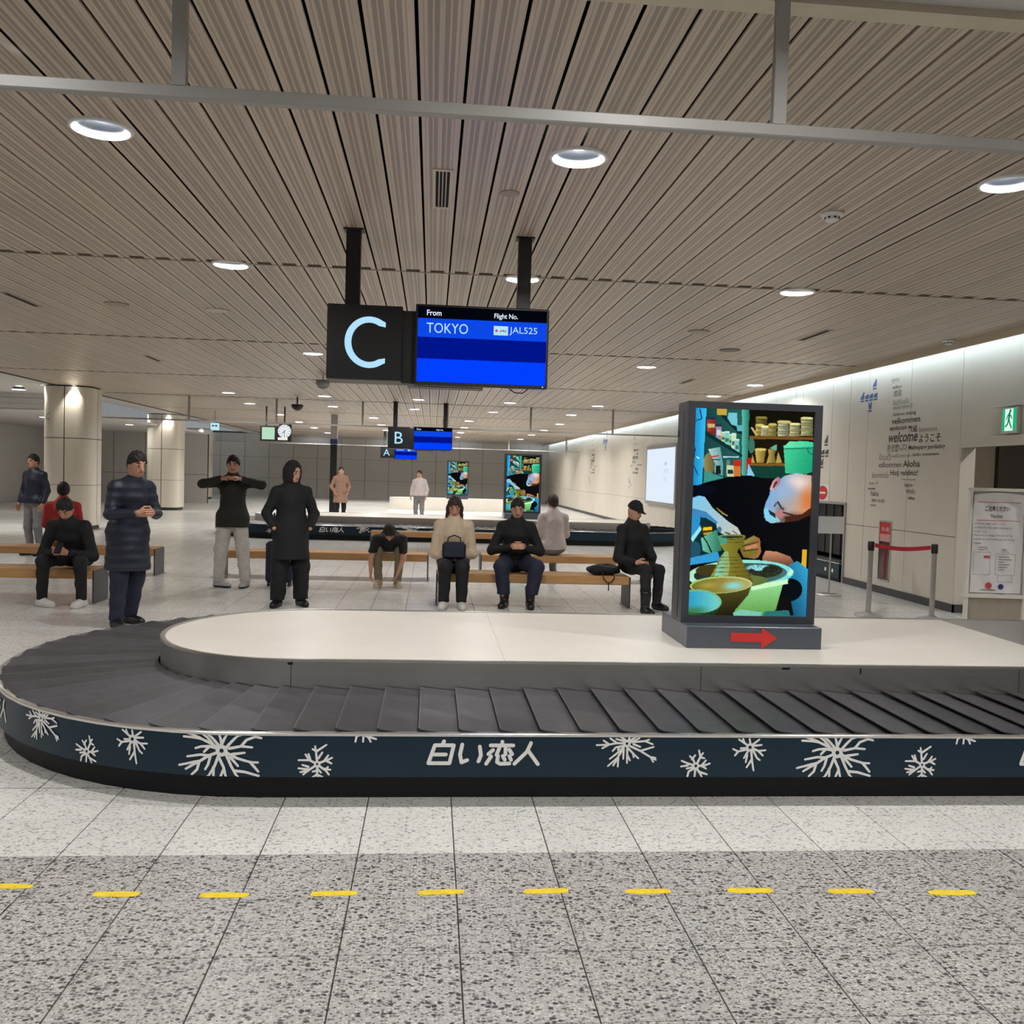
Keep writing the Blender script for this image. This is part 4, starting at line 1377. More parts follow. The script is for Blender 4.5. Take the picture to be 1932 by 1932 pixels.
PIC, PW, PH = potter_picture()
def picture_mesh(x0, x1, z0, z1, y):
    me = bpy.data.meshes.new('screen_picture')
    jj, ii = np.meshgrid(np.arange(PH + 1), np.arange(PW + 1), indexing='ij')
    co = np.stack([x0 + (x1 - x0) * ii / PW, np.full(ii.shape, y), z1 - (z1 - z0) * jj / PH], -1).reshape(-1, 3)
    k = (np.arange(PH)[:, None] * (PW + 1) + np.arange(PW)[None, :]).ravel()
    fs = np.stack([k, k + PW + 1, k + PW + 2, k + 1], -1)
    me.from_pydata(co.tolist(), [], fs.tolist())
    at = me.color_attributes.new('picture', 'FLOAT_COLOR', 'POINT')
    cols = np.concatenate([PIC.reshape(-1, 3), np.ones((len(co), 1))], 1).astype(np.float32)
    at.data.foreach_set('color', cols.ravel())
    return me
M_SCREEN = vertex_emit('lit_screen', 'picture', 1.1)
M_KIOSK = mat('charcoal_casing', (66, 68, 74), 0.35, 0.15, var=0.03)
M_BASEGREY = mat('slate_base', (84, 90, 100), 0.3, 0.2, var=0.03)
M_RED = mat('red_sticker', (206, 44, 40), 0.5, var=0.03)

def kiosk(label, dx, dy, arrow=True):
    """display kiosk in carousel coordinates, front face toward the viewer"""
    x0, x1, y0, y1 = 1.69, 2.605, 5.825, 6.48
    root = thing('display_kiosk', label, 'display', ((x0 + x1) / 2, 6.15, ZT), 'display kiosks on the carousels')
    b = MB(); b.bbox(x0, x1, y0, y1, ZT, ZT + .145, .004); b.build('base', M_BASEGREY, root)
    if arrow:
        a = MB(); a.extr([(1.985, .538), (2.193, .536), (2.193, .492), (2.30, .562), (2.193, .632), (2.193, .594), (1.985, .596)], (0, y0 - .001, 0), (1, 0, 0), (0, 0, 1), (0, -1, 0), .003)
        a.build('arrow', M_RED, root)
    fx0, fx1, fy, fz0, fz1 = 1.685, 2.612, 5.97, ZT + .145, 2.118
    by = 6.215
    c = MB(); c.bbox(fx0, fx1, fy + .03, by, fz0, fz1, .006); c.build('casing', M_KIOSK, root)
    s = .052
    f = MB()
    f.box(fx0, fx0 + s, fy, fy + .03, fz0, fz1); f.box(fx1 - s, fx1, fy, fy + .03, fz0, fz1)
    f.box(fx0 + s, fx1 - s, fy, fy + .03, fz0, fz0 + .05); f.box(fx0 + s, fx1 - s, fy, fy + .03, fz1 - .045, fz1)
    f.build('bezel', M_KIOSK, root)
    me = picture_mesh(fx0 + s, fx1 - s, fz0 + .05, fz1 - .045, fy + .018)
    me.materials.append(M_SCREEN)
    org = ORIGIN[root.as_pointer()]
    o = bpy.data.objects.new('screen', me); COL.objects.link(o); o.parent = root
    o.location = (-org[0], -org[1], -org[2])
    p = MB(); p.box(fx0 - .003, fx0 - .0005, fy + .09, fy + .225, fz0 + .02, fz1 - .06); p.build('side_panel', M_KIOSK, root)
    p = MB(); p.box(fx0 - .006, fx0 - .003, fy + .19, fy + .21, fz0 + 1.25, fz0 + 1.29); p.build('lock', M_BLACK, root)
    root.location = (root.location[0] + dx, root.location[1] + dy, root.location[2])
    return root
kiosk('tall charcoal display kiosk showing a potter, on the near carousel', 0, 0)
k2 = kiosk('distant display kiosk with blue and green picture on the far carousel', .12, 16.8, False)
k3 = kiosk('most distant display kiosk deep in the hall left of the other far one', -1.05, 33.2, False)
k3.location.z = 0.49
dk = MB(); dk.prism(outline(.9, -.9, 3.2, CYC + 33.3), 0.0, .49)
tag(dk.build('carousel_deck', M_DECK), 'pale deck of the most distant carousel', 'carousel')

# ------------------------------------------------------------------ hanging carousel signs
M_SIGN = mat('black_sign_face', (24, 25, 27), 0.35)
M_SIGNGREY = mat('sign_underside', (96, 94, 90), 0.45)
M_LETTER = emit('sign_letter', (178, 226, 255), 1.0)
M_SWHITE = emit('screen_white', (235, 240, 255), 1.0)
M_SBLUE1 = emit('screen_blue', (12, 72, 232), 1.0)
M_SNAVY = emit('screen_navy', (0, 20, 140), 1.0)
M_SBLUE2 = emit('screen_bright_blue', (0, 64, 255), 1.0)
M_SBLACK = emit('screen_black', (4, 6, 14), 1.0)
M_STEXT = emit('screen_text', (186, 226, 255), 1.0)
M_TEXTDARK = emit('screen_dark_text', (30, 36, 60), 1.0)
def hanging_sign(letter, label, y, dx, dz, rows):
    root = thing('carousel_sign', label, 'sign', (dx, y, H), 'hanging carousel signs')
    X = lambda v: v + dx
    for a, b in ((-.672, -.566), (.602, .700)):
        p = MB(); p.box(X(a), X(b), y + .02, y + .10, 2.75 + dz, H); p.build('pole', M_BLACK, root)
        p = MB(); p.box(X(a) - .02, X(b) + .02, y - .0, y + .12, H - .012, H); p.build('ceiling_plate', M_BLACK, root)
    c = MB(); c.bbox(X(-.797), X(-.247), y, y + .30, 2.262 + dz, 2.810 + dz, .004); c.build('letter_box', M_SIGN, root)
    c = MB(); c.box(X(-.79), X(-.25), y + .006, y + .295, 2.257 + dz, 2.263 + dz); c.build('underside', M_SIGNGREY, root)
    t = MB()
    if letter == 'C':
        pts = []
        R, r = .170, .123
        cx, cz = -.507, 2.537
        a0, a1 = math.radians(52), math.radians(308)
        n = 40
        vs = []
        for k in range(n + 1):
            a = a0 + (a1 - a0) * k / n
            sq = 1.0
            for rr in (R, r):
                xx = cx + .02 + rr * math.cos(a) * 1.06
                if k in (0, n):
                    xx = cx + .02 + .118
                vs.append((X(xx), y - .002, cz + dz + rr * math.sin(a) * (1.11 if rr == R else 1.17)))
        t.add(vs, [(2 * k, 2 * k + 2, 2 * k + 3, 2 * k + 1) for k in range(n)])
    else:
        text_on(t, letter, (X(-.522), y - .002, 2.385 + dz), (1, 0, 0), (0, 0, 1), h=.30, align='C')
    t.build('letter', M_LETTER, root)
    c = MB(); c.box(X(-.247), X(-.14), y + .03, y + .2, 2.25 + dz, 2.785 + dz); c.build('junction_box', M_BLACK, root)
    mx0, mx1, mz0, mz1 = -.150, .840, 2.238, 2.830
    c = MB(); c.bbox(X(mx0), X(mx1), y - .03, y + .025, mz0 + dz, mz1 + dz, .006); c.build('monitor', M_BLACK, root)
    c = MB(); c.bbox(X(mx0 + .1), X(mx1 - .1), y + .025, y + .14, mz0 + .03 + dz, mz1 - .1 + dz, .02); c.build('monitor_back', M_BLACK, root)
    c = MB(); c.box(X(-.2), X(.36), y - .005, y + .12, mz0 - .018 + dz, mz0 - .004 + dz); c.build('bracket', M_SIGNGREY, root)
    yf = y - .0308
    def strip(z0, z1, m, nm):
        q = MB(); q.quad((X(mx0 + .016), yf, z0 + dz), (mx1 - mx0 - .032, 0, 0), (0, 0, z1 - z0)); q.build(nm, m, root)
    strip(2.728, 2.815, M_SBLACK, 'screen_header')
    strip(2.590, 2.728, M_SBLUE1, 'screen_row')
    strip(2.432, 2.590, M_SNAVY, 'screen_row')
    strip(2.262, 2.432, M_SBLUE2, 'screen_row')
    yt = yf - .0008
    q = MB()
    text_on(q, 'From', (X(-.068), yt, 2.748 + dz), (1, 0, 0), (0, 0, 1), w=.107, h=.042, offset=.012)
    q.build('screen_text', M_SWHITE, root)
    q = MB()
    text_on(q, 'Flight No.', (X(.430), yt, 2.736 + dz), (1, 0, 0), (0, 0, 1), w=.175, h=.048, offset=.012)
    q.build('screen_text', M_SWHITE, root)
    if rows == 1:
        q = MB()
        text_on(q, 'TOKYO', (X(-.068), yt, 2.622 + dz), (1, 0, 0), (0, 0, 1), w=.305, h=.074)
        q.build('screen_text', M_STEXT, root)
        q = MB()
        text_on(q, 'JAL525', (X(.545), yt, 2.628 + dz), (1, 0, 0), (0, 0, 1), w=.208, h=.062)
        q.build('screen_text', M_STEXT, root)
        q = MB(); q.quad((X(.428), yt, 2.624 + dz), (.107, 0, 0), (0, 0, .068)); lg = q.build('airline_logo', M_STEXT, root)
        q = MB(); text_on(q, 'JAL', (X(.468), yt - .0006, 2.645 + dz), (1, 0, 0), (0, 0, 1), w=.058, h=.02, shear=.3, offset=.02); q.build('logo_text', M_TEXTDARK, lg)
        q = MB(); q.disc((X(.449), yt - .0006, 2.657 + dz), .011, (1, 0, 0), (0, 0, 1), 16); q.build('logo_disc', emit('logo_red', (205, 90, 110), 1.0), lg)
    elif rows == 2:
        q = MB()
        text_on(q, 'HANAMAKI', (X(-.07), yt, 2.63 + dz), (1, 0, 0), (0, 0, 1), w=.32, h=.06)
        q.build('screen_text', M_STEXT, root)
        q = MB()
        text_on(q, 'JAL2837', (X(.545), yt, 2.63 + dz), (1, 0, 0), (0, 0, 1), w=.22, h=.06)
        q.quad((X(.428), yt, 2.624 + dz), (.107, 0, 0), (0, 0, .068))
        q.build('screen_text', M_STEXT, root)
    q = MB(); q.disc((X(.805), yf - .0005, 2.252 + dz), .005, (1, 0, 0), (0, 0, 1), 10); q.build('power_light', M_SWHITE, root)
    q = MB(); q.tube([(X(.56), y + .03, mz0 + dz), (X(.6), y + .02, mz0 - .03 + dz), (X(.66), y + .02, mz0 - .032 + dz), (X(.70), y + .03, mz0 + dz)], .004, 6); q.build('cable', M_BLACK, root)
    return root
hanging_sign('C', 'hanging carousel sign C with flight monitor listing TOKYO', 6.85, 0, 0, 1)
hanging_sign('B', 'hanging carousel sign B with blue empty flight monitor', 23.5, -.35, -.085, 0)
hanging_sign('A', 'small distant hanging carousel sign A mostly hidden below sign B', 41.6, -1.55, -.10, 2)

# ------------------------------------------------------------------ clock and notice hung in the distance
def text_dec(mb, *a, **k): text_on(mb, *a, **k)
ck = thing('hanging_clock', 'black hanging board with white round clock and pale green panel', 'clock', (-4.55, 27, H))
m = MB(); m.box(-4.985, -4.10, 27, 27.12, 2.36, 2.80); m.box(-4.45, -4.10, 27.0, 27.12, 2.8, 2.86); m.build('board', M_BLACK, ck)
for x in (-4.82, -4.3):
    m = MB(); m.box(x - .02, x + .02, 27.04, 27.08, 2.8, H); m.build('rod', M_BLACK, ck)
m = MB(); m.quad((-4.93, 26.995, 2.41), (.36, 0, 0), (0, 0, .35)); m.build('green_panel', emit('pale_green', (190, 232, 200), .9), ck)
m = MB(); m.disc((-4.29, 26.99, 2.66), .19, (1, 0, 0), (0, 0, 1), 32); dial = m.build('dial', emit('dial_white', (240, 244, 248), .9), ck)
m = MB()
for k in range(12):
    a = 2 * PI * k / 12
    m.disc((-4.29 + .155 * math.sin(a), 26.987, 2.66 + .155 * math.cos(a)), .012, (1, 0, 0), (0, 0, 1), 8)
m.build('hour_marks', M_BLACK, dial)
for a, l, w in ((math.radians(222), .10, .018), (math.radians(180), .15, .012)):
    m = MB(); d = Vector((math.sin(a), 0, math.cos(a))); n = Vector((d.z, 0, -d.x)) * w / 2; c = Vector((-4.29, 26.984, 2.66))
    m.add([c - n - d * .03, c + n - d * .03, c + n + d * l, c - n + d * l], [(0, 1, 2, 3)]); m.build('hand', M_BLACK, dial)
m = MB(); m.quad((-4.48, 26.995, 2.40), (.28, 0, 0), (0, 0, .08)); m.build('nameplate', M_WHITE, ck)
ex = thing('direction_sign', 'small pale blue hanging sign with two-way arrow by the far column', 'sign', (-6.95, 30, 2.95))
m = MB(); m.box(-7.09, -6.84, 30, 30.08, 2.745, 2.97); m.build('panel', emit('pale_blue_lit', (190, 236, 246), .95), ex)
m = MB(); m.box(-6.975, -6.955, 30.02, 30.06, 2.97, H); m.build('rod', M_GREYMETAL, ex)
m = MB(); m.add([(-7.06, 29.995, 2.88), (-7.0, 29.995, 2.84), (-7.0, 29.995, 2.92)], [(0, 1, 2)]); m.add([(-6.87, 29.995, 2.88), (-6.93, 29.995, 2.92), (-6.93, 29.995, 2.84)], [(0, 1, 2)]); m.quad((-7.01, 29.995, 2.87), (.09, 0, 0), (0, 0, .02)); m.build('arrow', M_TEXTDARK, ex)
tp = thing('information_pillar', 'tall narrow black pillar with blue band standing deep in the hall', 'pillar', (-3.19, 30, 0))
m = MB(); m.box(-3.30, -3.09, 30, 30.15, 0, 2.40); m.build('body', M_BLACK, tp)
m = MB(); m.box(-3.31, -3.08, 29.99, 30.16, 2.42, 2.58); m.build('band', mat('navy_band', (40, 56, 110), .4), tp)
m = MB(); m.box(-3.30, -3.09, 30, 30.15, 2.4, 2.42); m.box(-3.30, -3.09, 30, 30.15, 2.58, H); m.build('cap', M_GREYMETAL, tp)

# ------------------------------------------------------------------ benches
M_WOOD = mat('light_oak', (186, 142, 92), 0.42, var=0.14, scale=3, stretch=(1.2, 14, 14))
M_ENDPLATE = mat('grey_end_plate', (84, 84, 88), 0.4, 0.2)
def bench(label, x0, x1, y0, y1, zt=.39):
    root = thing('bench', label, 'bench', ((x0 + x1) / 2, (y0 + y1) / 2, 0), 'wooden waiting benches')
    s = MB(); s.bbox(x0 + .02, x1 - .02, y0, y0 + .06, zt - .105, zt, .006); s.build('front_rail', M_WOOD, root)
    s = MB(); s.bbox(x0 + .02, x1 - .02, y1 - .06, y1, zt - .105, zt, .006); s.build('rear_rail', M_WOOD, root)
    n = 4
    w = (y1 - y0 - .12) / n
    for k in range(n):
        s = MB(); s.bbox(x0 + .02, x1 - .02, y0 + .06 + k * w + .003, y0 + .06 + (k + 1) * w - .003, zt - .035, zt - .002, .003); s.build('seat_slat', M_WOOD, root)
    for x in (x0, x1 - .02):
        p = MB(); p.box(x, x + .02, y0 + .01, y1 - .01, 0.008, zt - .01); p.build('end_plate', M_ENDPLATE, root)
        p = MB(); p.box(x - .02, x + .04, y0, y1, 0, .008); p.build('foot_plate', M_STEEL, root)
    return root
bench('light wooden bench behind the near carousel, right of centre', .08, 2.45, 10.93, 11.40)
bench('light wooden bench at the left edge of the view', -7.2, -3.75, 10.57, 11.04)
bench('light wooden bench in the second row behind the standing people', -3.0, -.02, 13.35, 13.82)
bench('light wooden bench in the second row to the right of centre', .75, 3.3, 13.55, 14.02)
bench('light wooden bench in the second row at the left', -6.9, -3.9, 13.35, 13.82)
bench('distant wooden bench in front of the far carousel', -1.2, 1.4, 18.3, 18.77)

# ------------------------------------------------------------------ greeting words on the right wall
M_INK = mat('dark_print', (72, 68, 66), 0.6, var=.02)
M_INKL = mat('grey_print', (128, 124, 118), 0.6, var=.02)
WORDS = [('स्वागत', 12.9, 3.075, 0.233, 0.071, 't'), ('wolkom', 12.861, 3.001, 0.264, 0.049, 'n'), ('欢迎', 12.818, 2.885, 0.223, 0.092, 'n'), ('ยินดีต้อนรับ', 12.822, 2.761, 0.45, 0.087, 't'), ('आपका स्वागत है', 12.821, 2.675, 0.546, 0.082, 't'), ('Selamat datang', 12.813, 2.589, 0.645, 0.065, 'i'), ('velkommen', 12.836, 2.488, 0.777, 0.086, 'b'), ('sambutan', 12.892, 2.399, 0.482, 0.065, 'b'), ('歡迎', 12.369, 2.349, 0.248, 0.094, 'b'), ('bienvenue', 12.069, 2.341, 0.452, 0.071, 't'), ('welcome', 12.909, 2.22, 0.804, 0.153, 'bi'), ('ようこそ', 12.066, 2.195, 0.54, 0.116, 'b'), ('환영합니다', 12.94, 2.085, 0.565, 0.11, 'n'), ('Maligayang pagdating', 12.331, 2.087, 0.921, 0.079, 'b'), ('ยินดี', 13.164, 1.968, 0.34, 0.1, 't'), ('willkommen', 12.791, 2.001, 0.536, 0.054, 't'), ('Добро пожаловать', 12.218, 2.007, 0.684, 0.047, 'b'), ('välkommen', 13.177, 1.86, 0.67, 0.081, 'n'), ('Aloha', 12.463, 1.862, 0.452, 0.097, 'b'), ('bienvenido', 13.359, 1.704, 0.504, 0.093, 't'), ('Hoş geldiniz!', 12.813, 1.721, 0.76, 0.102, 'b'), ('Chào mừng bạn', 12.482, 1.67, 0.384, 0.033, 'n'), ('مرحبا', 13.443, 1.593, 0.265, 0.062, 'n'), ('bem-', 12.386, 1.581, 0.226, 0.063, 'n'), ('benvenuto', 13.468, 1.525, 0.224, 0.039, 'b'), ('vindo', 12.348, 1.493, 0.245, 0.073, 'n'), ('Fáilte', 13.38, 1.43, 0.251, 0.073, 'n'), ('dobro', 13.342, 1.344, 0.19, 0.053, 'n'), ('došli', 13.135, 1.344, 0.183, 0.053, 'n'), ('wilkom', 12.284, 1.406, 0.18, 0.047, 'b'), ('KARIBU', 13.378, 1.276, 0.185, 0.03, 'n')]
def greeting(label, dy, only=None):
    root = thing('greeting_lettering', label, 'lettering', (WX, 12.8 + dy, 2.2), 'printed greetings on the right wall')
    for k, (t, y, z, w, h, st) in enumerate(WORDS):
        if only and k % only:
            continue
        mb = MB()
        text_on(mb, t, (WX - .0015, y + dy, z), (0, -1, 0), (0, 0, 1), w=w, h=h, shear=.25 if 'i' in st else 0, offset=.018 if 'b' in st else (.004 if st == 'n' else 0))
        if mb.f:
            mb.build('word', M_INKL if st == 't' else M_INK, root)
    return root
greeting('cluster of welcome words in many languages printed on the right wall', 0)
greeting('distant cluster of welcome words on the right wall beside the lit board', 17.2, 2)
greeting('farthest cluster of welcome words on the right wall', 25.2, 2)
M_BLUEP = mat('blue_print', (70, 100, 150), .5)
def plane_emblem(label, y0, z0, col, sc=1.0):
    root = thing('wall_emblem', label, 'emblem', (WX, y0, z0), 'printed square emblems on the right wall')
    for dy, dz, kind in ((-.0, 0, 1), (-.145, 0, 0), (-.285, 0, 0), (-.425, 0, 0), (-.385, .165, 1), (-.262, -.165, 2)):
        y, z, s = y0 + dy * sc, z0 + dz * sc, .115 * sc
        mb = MB()
        P = {0: [(0, 0), (1, 0), (1, .62), (.45, .55), (.2, .42), (0, .4)], 1: [(0, 0), (1, 0), (1, 1), (.75, 1), (.4, .6), (0, .25)], 2: [(.2, 0), (.9, 0), (1, 1), (.6, .8), (.5, .5), (.2, 1), (0, .9)]}[kind]
        mb.add([(WX - .0015, y - p[0] * s, z + .04 * sc + p[1] * s * 1.0) for p in P], [tuple(range(len(P)))])
        mb.quad((WX - .0015, y, z), (0, -s, 0), (0, 0, .025 * sc))
        mb.build('square', col, root)
plane_emblem('blue aeroplane-shaped group of square emblems left of the greeting words', 13.846, 2.882, M_BLUEP)
plane_emblem('dark group of square emblems beside the display kiosk', 15.55, 2.05, M_INK, 1.15)
plane_emblem('distant group of square emblems on the right wall', 35.5, 2.9, M_BLUEP, 1.6)
plane_emblem('farthest group of square emblems on the right wall', 45.8, 2.9, M_BLUEP, 1.6)

# lit board on the right wall
lb = thing('lit_wall_board', 'white lit wall board in a grey frame left of the kiosk', 'board', (WX, 26, 1.7))
m = MB(); m.box(WX - .09, WX, 24.3, 27.75, .83, 2.58); m.build('frame', M_GREYMETAL, lb)
m = MB(); m.quad((WX - .092, 27.65, .93), (0, -3.25, 0), (0, 0, 1.55)); m.build('panel', emit('board_white', (226, 238, 252), 1.0), lb)
m = MB()
for k, z in enumerate((1.98, 1.78, 1.55)):
    text_on(m, ('ご案内', 'ようこそ', 'ロビー')[k], (WX - .094, 25.55, z), (0, -1, 0), (0, 0, 1), h=.10)
m.build('lettering', mat('pale_print', (150, 165, 190), .6), lb)

# ------------------------------------------------------------------ baggage opening in the wall
op = thing('baggage_opening', 'dark baggage opening with hanging rubber strips in the right wall', 'opening', (WX, 15.3, 0))
f = MB()
f.box(WX - .02, WX + .25, OPA - .05, OPA, 0, OPZ + .04); f.box(WX - .02, WX + .25, OPB, OPB + .05, 0, OPZ + .04); f.box(WX - .02, WX + .25, OPA, OPB, OPZ, OPZ + .04)
f.build('frame', M_GREYMETAL, op)
f = MB(); f.box(WX + 1.2, WX + 1.25, OPA, OPB, 0, OPZ); f.box(WX + .2, WX + 1.25, OPA, OPA + .02, 0, OPZ); f.box(WX + .2, WX + 1.25, OPB - .02, OPB, 0, OPZ); f.box(WX + .2, WX + 1.25, OPA, OPB, OPZ - .02, OPZ)
f.build('shaft', M_PLENUM, op)
M_STRIP = mat('black_rubber_strip', (34, 32, 33), .5)
for k in range(14):
    s = MB(); y = OPA + .04 + k * .152
    s.box(WX + .10 + (k % 2) * .012, WX + .106 + (k % 2) * .012, y, y + .165, .42, OPZ - .01); s.build('rubber_strip', M_STRIP, op)
fc = thing('feed_conveyor', 'low teal feed conveyor in the wall opening', 'conveyor', (WX, 15.3, 0))
f = MB(); f.box(WX - .05, WX + .9, OPA + .03, OPB - .03, .06, .30); f.build('side_panel', M_TEAL, fc)
f = MB(); f.box(WX - .06, WX + .9, OPA + .03, OPB - .03, .30, .315); f.build('trim_strip', M_TRIM, fc)
f = MB(); f.box(WX - .03, WX + .9, OPA + .06, OPB - .06, .315, .34); f.build('belt', M_PLATE, fc)
f = MB(); f.box(WX - .02, WX + .9, OPA + .05, OPB - .05, 0, .06); f.build('plinth', M_PLINTH, fc)
for y in (14.75, 14.48, 15.2):
    f = MB(); f.disc((WX - .0515, y, .17), .035, (0, 1, 0), (0, 0, 1), 8); f.build('snowflake', M_STICKER, fc)

# no-entry sign on the wall
ns = thing('no_entry_sign', 'round red no-entry sign on a white square above the opening', 'sign', (WX, 15.1, 1.43))
m = MB(); m.box(WX - .006, WX, 14.84, 15.36, 1.30, 1.585); m.build('plate', M_WHITE, ns)
m = MB(); m.extr([(.12 * math.cos(t * PI / 14) * 1.7, .12 * math.sin(t * PI / 14)) for t in range(28)], (WX - .006, 15.1, 1.442), (0, -1, 0), (0, 0, 1), (-1, 0, 0), .002); m.build('red_disc', M_RED, ns)
m = MB(); m.box(WX - .0095, WX - .008, 14.97, 15.23, 1.425, 1.458); m.build('white_bar', M_WHITE, ns)
# hydrant cabinet
hc = thing('extinguisher_cabinet', 'narrow recessed fire extinguisher cabinet with red top in the wall', 'cabinet', (WX, 12.87, .2))
m = MB()
m.box(WX - .012, WX, 12.70, 12.72, .19, 1.075); m.box(WX - .012, WX, 13.03, 13.05, .19, 1.075); m.box(WX - .012, WX, 12.72, 13.03, .19, .21); m.box(WX - .012, WX, 12.72, 13.03, 1.055, 1.075)
m.build('frame', M_STEEL, hc)
m = MB(); m.box(WX - .006, WX, 12.72, 13.03, .88, 1.055); r_ = m.build('red_header', M_RED, hc)
m = MB(); m.box(WX - .006, WX, 12.72, 13.03, .77, .88); m.build('label_plate', mat('pink_label', (206, 150, 146), .5), hc)
m = MB(); m.box(WX - .005, WX, 12.72, 13.03, .21, .77); m.build('window', mat('dark_red_glass', (84, 56, 56), .12), hc)
m = MB(); text_on(m, '消火器', (WX - .0075, 12.985, .925), (0, -1, 0), (0, 0, 1), w=.22, h=.06); m.build('lettering', M_WHITE, r_)
m = MB(); m.lathe([(.001, .24), (.05, .24), (.055, .28), (.055, .55), (.03, .62), (.015, .66), (.001, .67)], (WX - .001, 12.87), 14); m.xform(lambda p: (WX - .006 + min(0, (p[0] - WX) * .2), p[1], p[2])); m.build('extinguisher', mat('extinguisher_red', (120, 40, 40), .3), hc)
# exit sign
es = thing('exit_sign', 'green running-man exit sign on the header by the recess', 'sign', (WX - .05, 10.0, 2.4))
ea, eb, ez0, ez1 = 10.175, 9.885, 2.235, 2.54
m = MB(); m.bbox(WX - .05, WX - .001, eb, ea, ez0, ez1, .006); m.build('housing', M_WHITE, es)
m = MB(); m.box(WX - .09, WX - .001, eb - .03, ea + .16, ez1 + .01, ez1 + .022); m.build('bracket', M_WHITE, es)
m = MB(); m.quad((WX - .0515, ea - .02, ez0 + .03), (0, -.25, 0), (0, 0, .255)); m.build('green_face', emit('exit_green', (24, 178, 118), 1.0), es)
m = MB(); m.quad((WX - .0525, ea - .07, ez0 + .03), (0, -.15, 0), (0, 0, .255)); m.build('white_door', emit('exit_white', (215, 245, 232), 1.0), es)
m = MB()
mp = lambda u, v: (WX - .0535 - EPS[0], ea - .06 - u, ez0 + .032 + v)
for pts, w in (([(.095, .20), (.085, .13)], .035), ([(.085, .13), (.11, .08), (.135, .035)], .022), ([(.085, .13), (.065, .075), (.03, .05)], .022), ([(.09, .19), (.125, .165), (.14, .14)], .016), ([(.09, .19), (.06, .17), (.045, .13)], .016)):
    stroke_pts(m, pts, w, mp, .02, None, .9)
m.disc(mp(.11, .228), .018, (0, -1, 0), (0, 0, 1), 14)
m.build('running_man', emit('exit_man', (10, 120, 80), 1.0), es)
# beige ledge below the sign
m = MB(); m.bbox(6.56, 6.659, 8.6, 10.45, 2.10, 2.21, .004)
tag(m.build('ledge', M_WALL), 'beige ledge box under the green exit sign', 'ledge')

# ------------------------------------------------------------------ blank sign on a pole stand
st = thing('sign_stand', 'blank white sign on a thin pole with round base before the opening', 'sign stand', (5.72, 12.62, 0))
m = MB(); m.lathe([(.001, 0), (.17, 0), (.175, .006), (.16, .014), (.03, .022), (.001, .022)], (5.72, 12.62), 28); m.build('base', M_STEEL, st, smooth=40)
m = MB(); m.tube([(5.72, 12.62, .02), (5.72, 12.62, .90)], .012, 10); m.build('pole', M_STEEL, st)
m = MB(); m.bbox(5.50, 5.89, 12.59, 12.605, .885, 1.13, .004); m.build('board', mat('blank_board', (238, 238, 240), .4, var=.01), st)

# ------------------------------------------------------------------ belt barrier
def stanchion(label, x, y):
    root = thing('barrier_post', label, 'barrier post', (x, y, 0), 'steel belt barrier posts')
    m = MB(); m.lathe([(.001, 0), (.165, 0), (.17, .008), (.16, .02), (.06, .045), (.035, .06)], (x, y), 8); m.build('base', M_STEEL, root)
    m = MB(); m.tube([(x, y, .05), (x, y, .83)], .03, 16); m.build('tube', M_STEEL, root, smooth=40)
    m = MB(); m.lathe([(.036, .80), (.038, .82), (.038, .90), (.032, .912), (.001, .912)], (x, y), 16); m.build('belt_head', M_BLACK, root, smooth=40)
    return root
stanchion('steel barrier post with flared base, the left one', 5.33, 10.64)
stanchion('steel barrier post half hidden by the deck, the right one', 6.0, 10.40)
m = MB(); n = 10
A, B_ = Vector((5.37, 10.626, .868)), Vector((5.96, 10.414, .868))
vs = []
for k in range(n + 1):
    t = k / n
    c = A.lerp(B_, t) + Vector((0, 0, -.045 * math.sin(PI * t) * .7))
    for dx, dz in ((0, -.025), (0, .025)):
        vs.append(c + Vector((.001, .001, dz)))
    for dz in (.025, -.025):
        vs.append(c + Vector((-.001, -.001, dz)))
m.add(vs, [(4 * k + a, 4 * k + (a + 1) % 4, 4 * k + 4 + (a + 1) % 4, 4 * k + 4 + a) for k in range(n) for a in range(4)])
tag(m.build('barrier_belt', mat('red_webbing', (176, 32, 46), .6)), 'red belt stretched between the two barrier posts', 'belt')

# ------------------------------------------------------------------ notice board
nb = thing('notice_board', 'white framed standing notice board with Japanese notice sheet', 'notice board', (6.5, 9.98, 0))
ang = math.radians(-6)
def nbp(u, v, w=0.0):
    """board coordinates: u across (0..0.70), v height, w toward the viewer"""
    ca, sa = math.cos(ang), math.sin(ang)
    return (6.17 + u * ca + w * sa, 10.02 + u * sa - w * ca, v)
def nbox(mb, u0, u1, v0, v1, w0, w1):
    vs = [nbp(u, v, w) for w in (w0, w1) for v in (v0, v1) for u in (u0, u1)]
    mb.add(vs, [(0, 2, 3, 1), (4, 5, 7, 6), (0, 1, 5, 4), (2, 6, 7, 3), (0, 4, 6, 2), (1, 3, 7, 5)])
M_CREAMW = mat('cream_frame', (222, 218, 206), .4, var=.02)
m = MB(); nbox(m, 0, .03, 0, 1.585, -.03, .03); m.build('upright', M_CREAMW, nb)
m = MB(); nbox(m, .655, .70, 0, 1.60, -.03, .03); m.build('upright', M_CREAMW, nb)
m = MB(); nbox(m, 0, .70, 1.565, 1.60, -.032, .032); m.build('top_rail', M_CREAMW, nb)
m = MB(); nbox(m, -.02, .69, .335, .375, -.035, .045); m.build('bottom_ledge', M_CREAMW, nb)
m = MB(); nbox(m, .03, .655, .375, 1.565, -.02, -.005); m.build('backing', mat('board_backing', (188, 184, 180), .5), nb)
m = MB(); nbox(m, .03, .655, 0.02, .335, -.02, -.005); m.build('kick_panel', mat('taupe_panel', (168, 158, 144), .5), nb)
M_PAPER = mat('paper', (228, 224, 224), .6, var=.02)
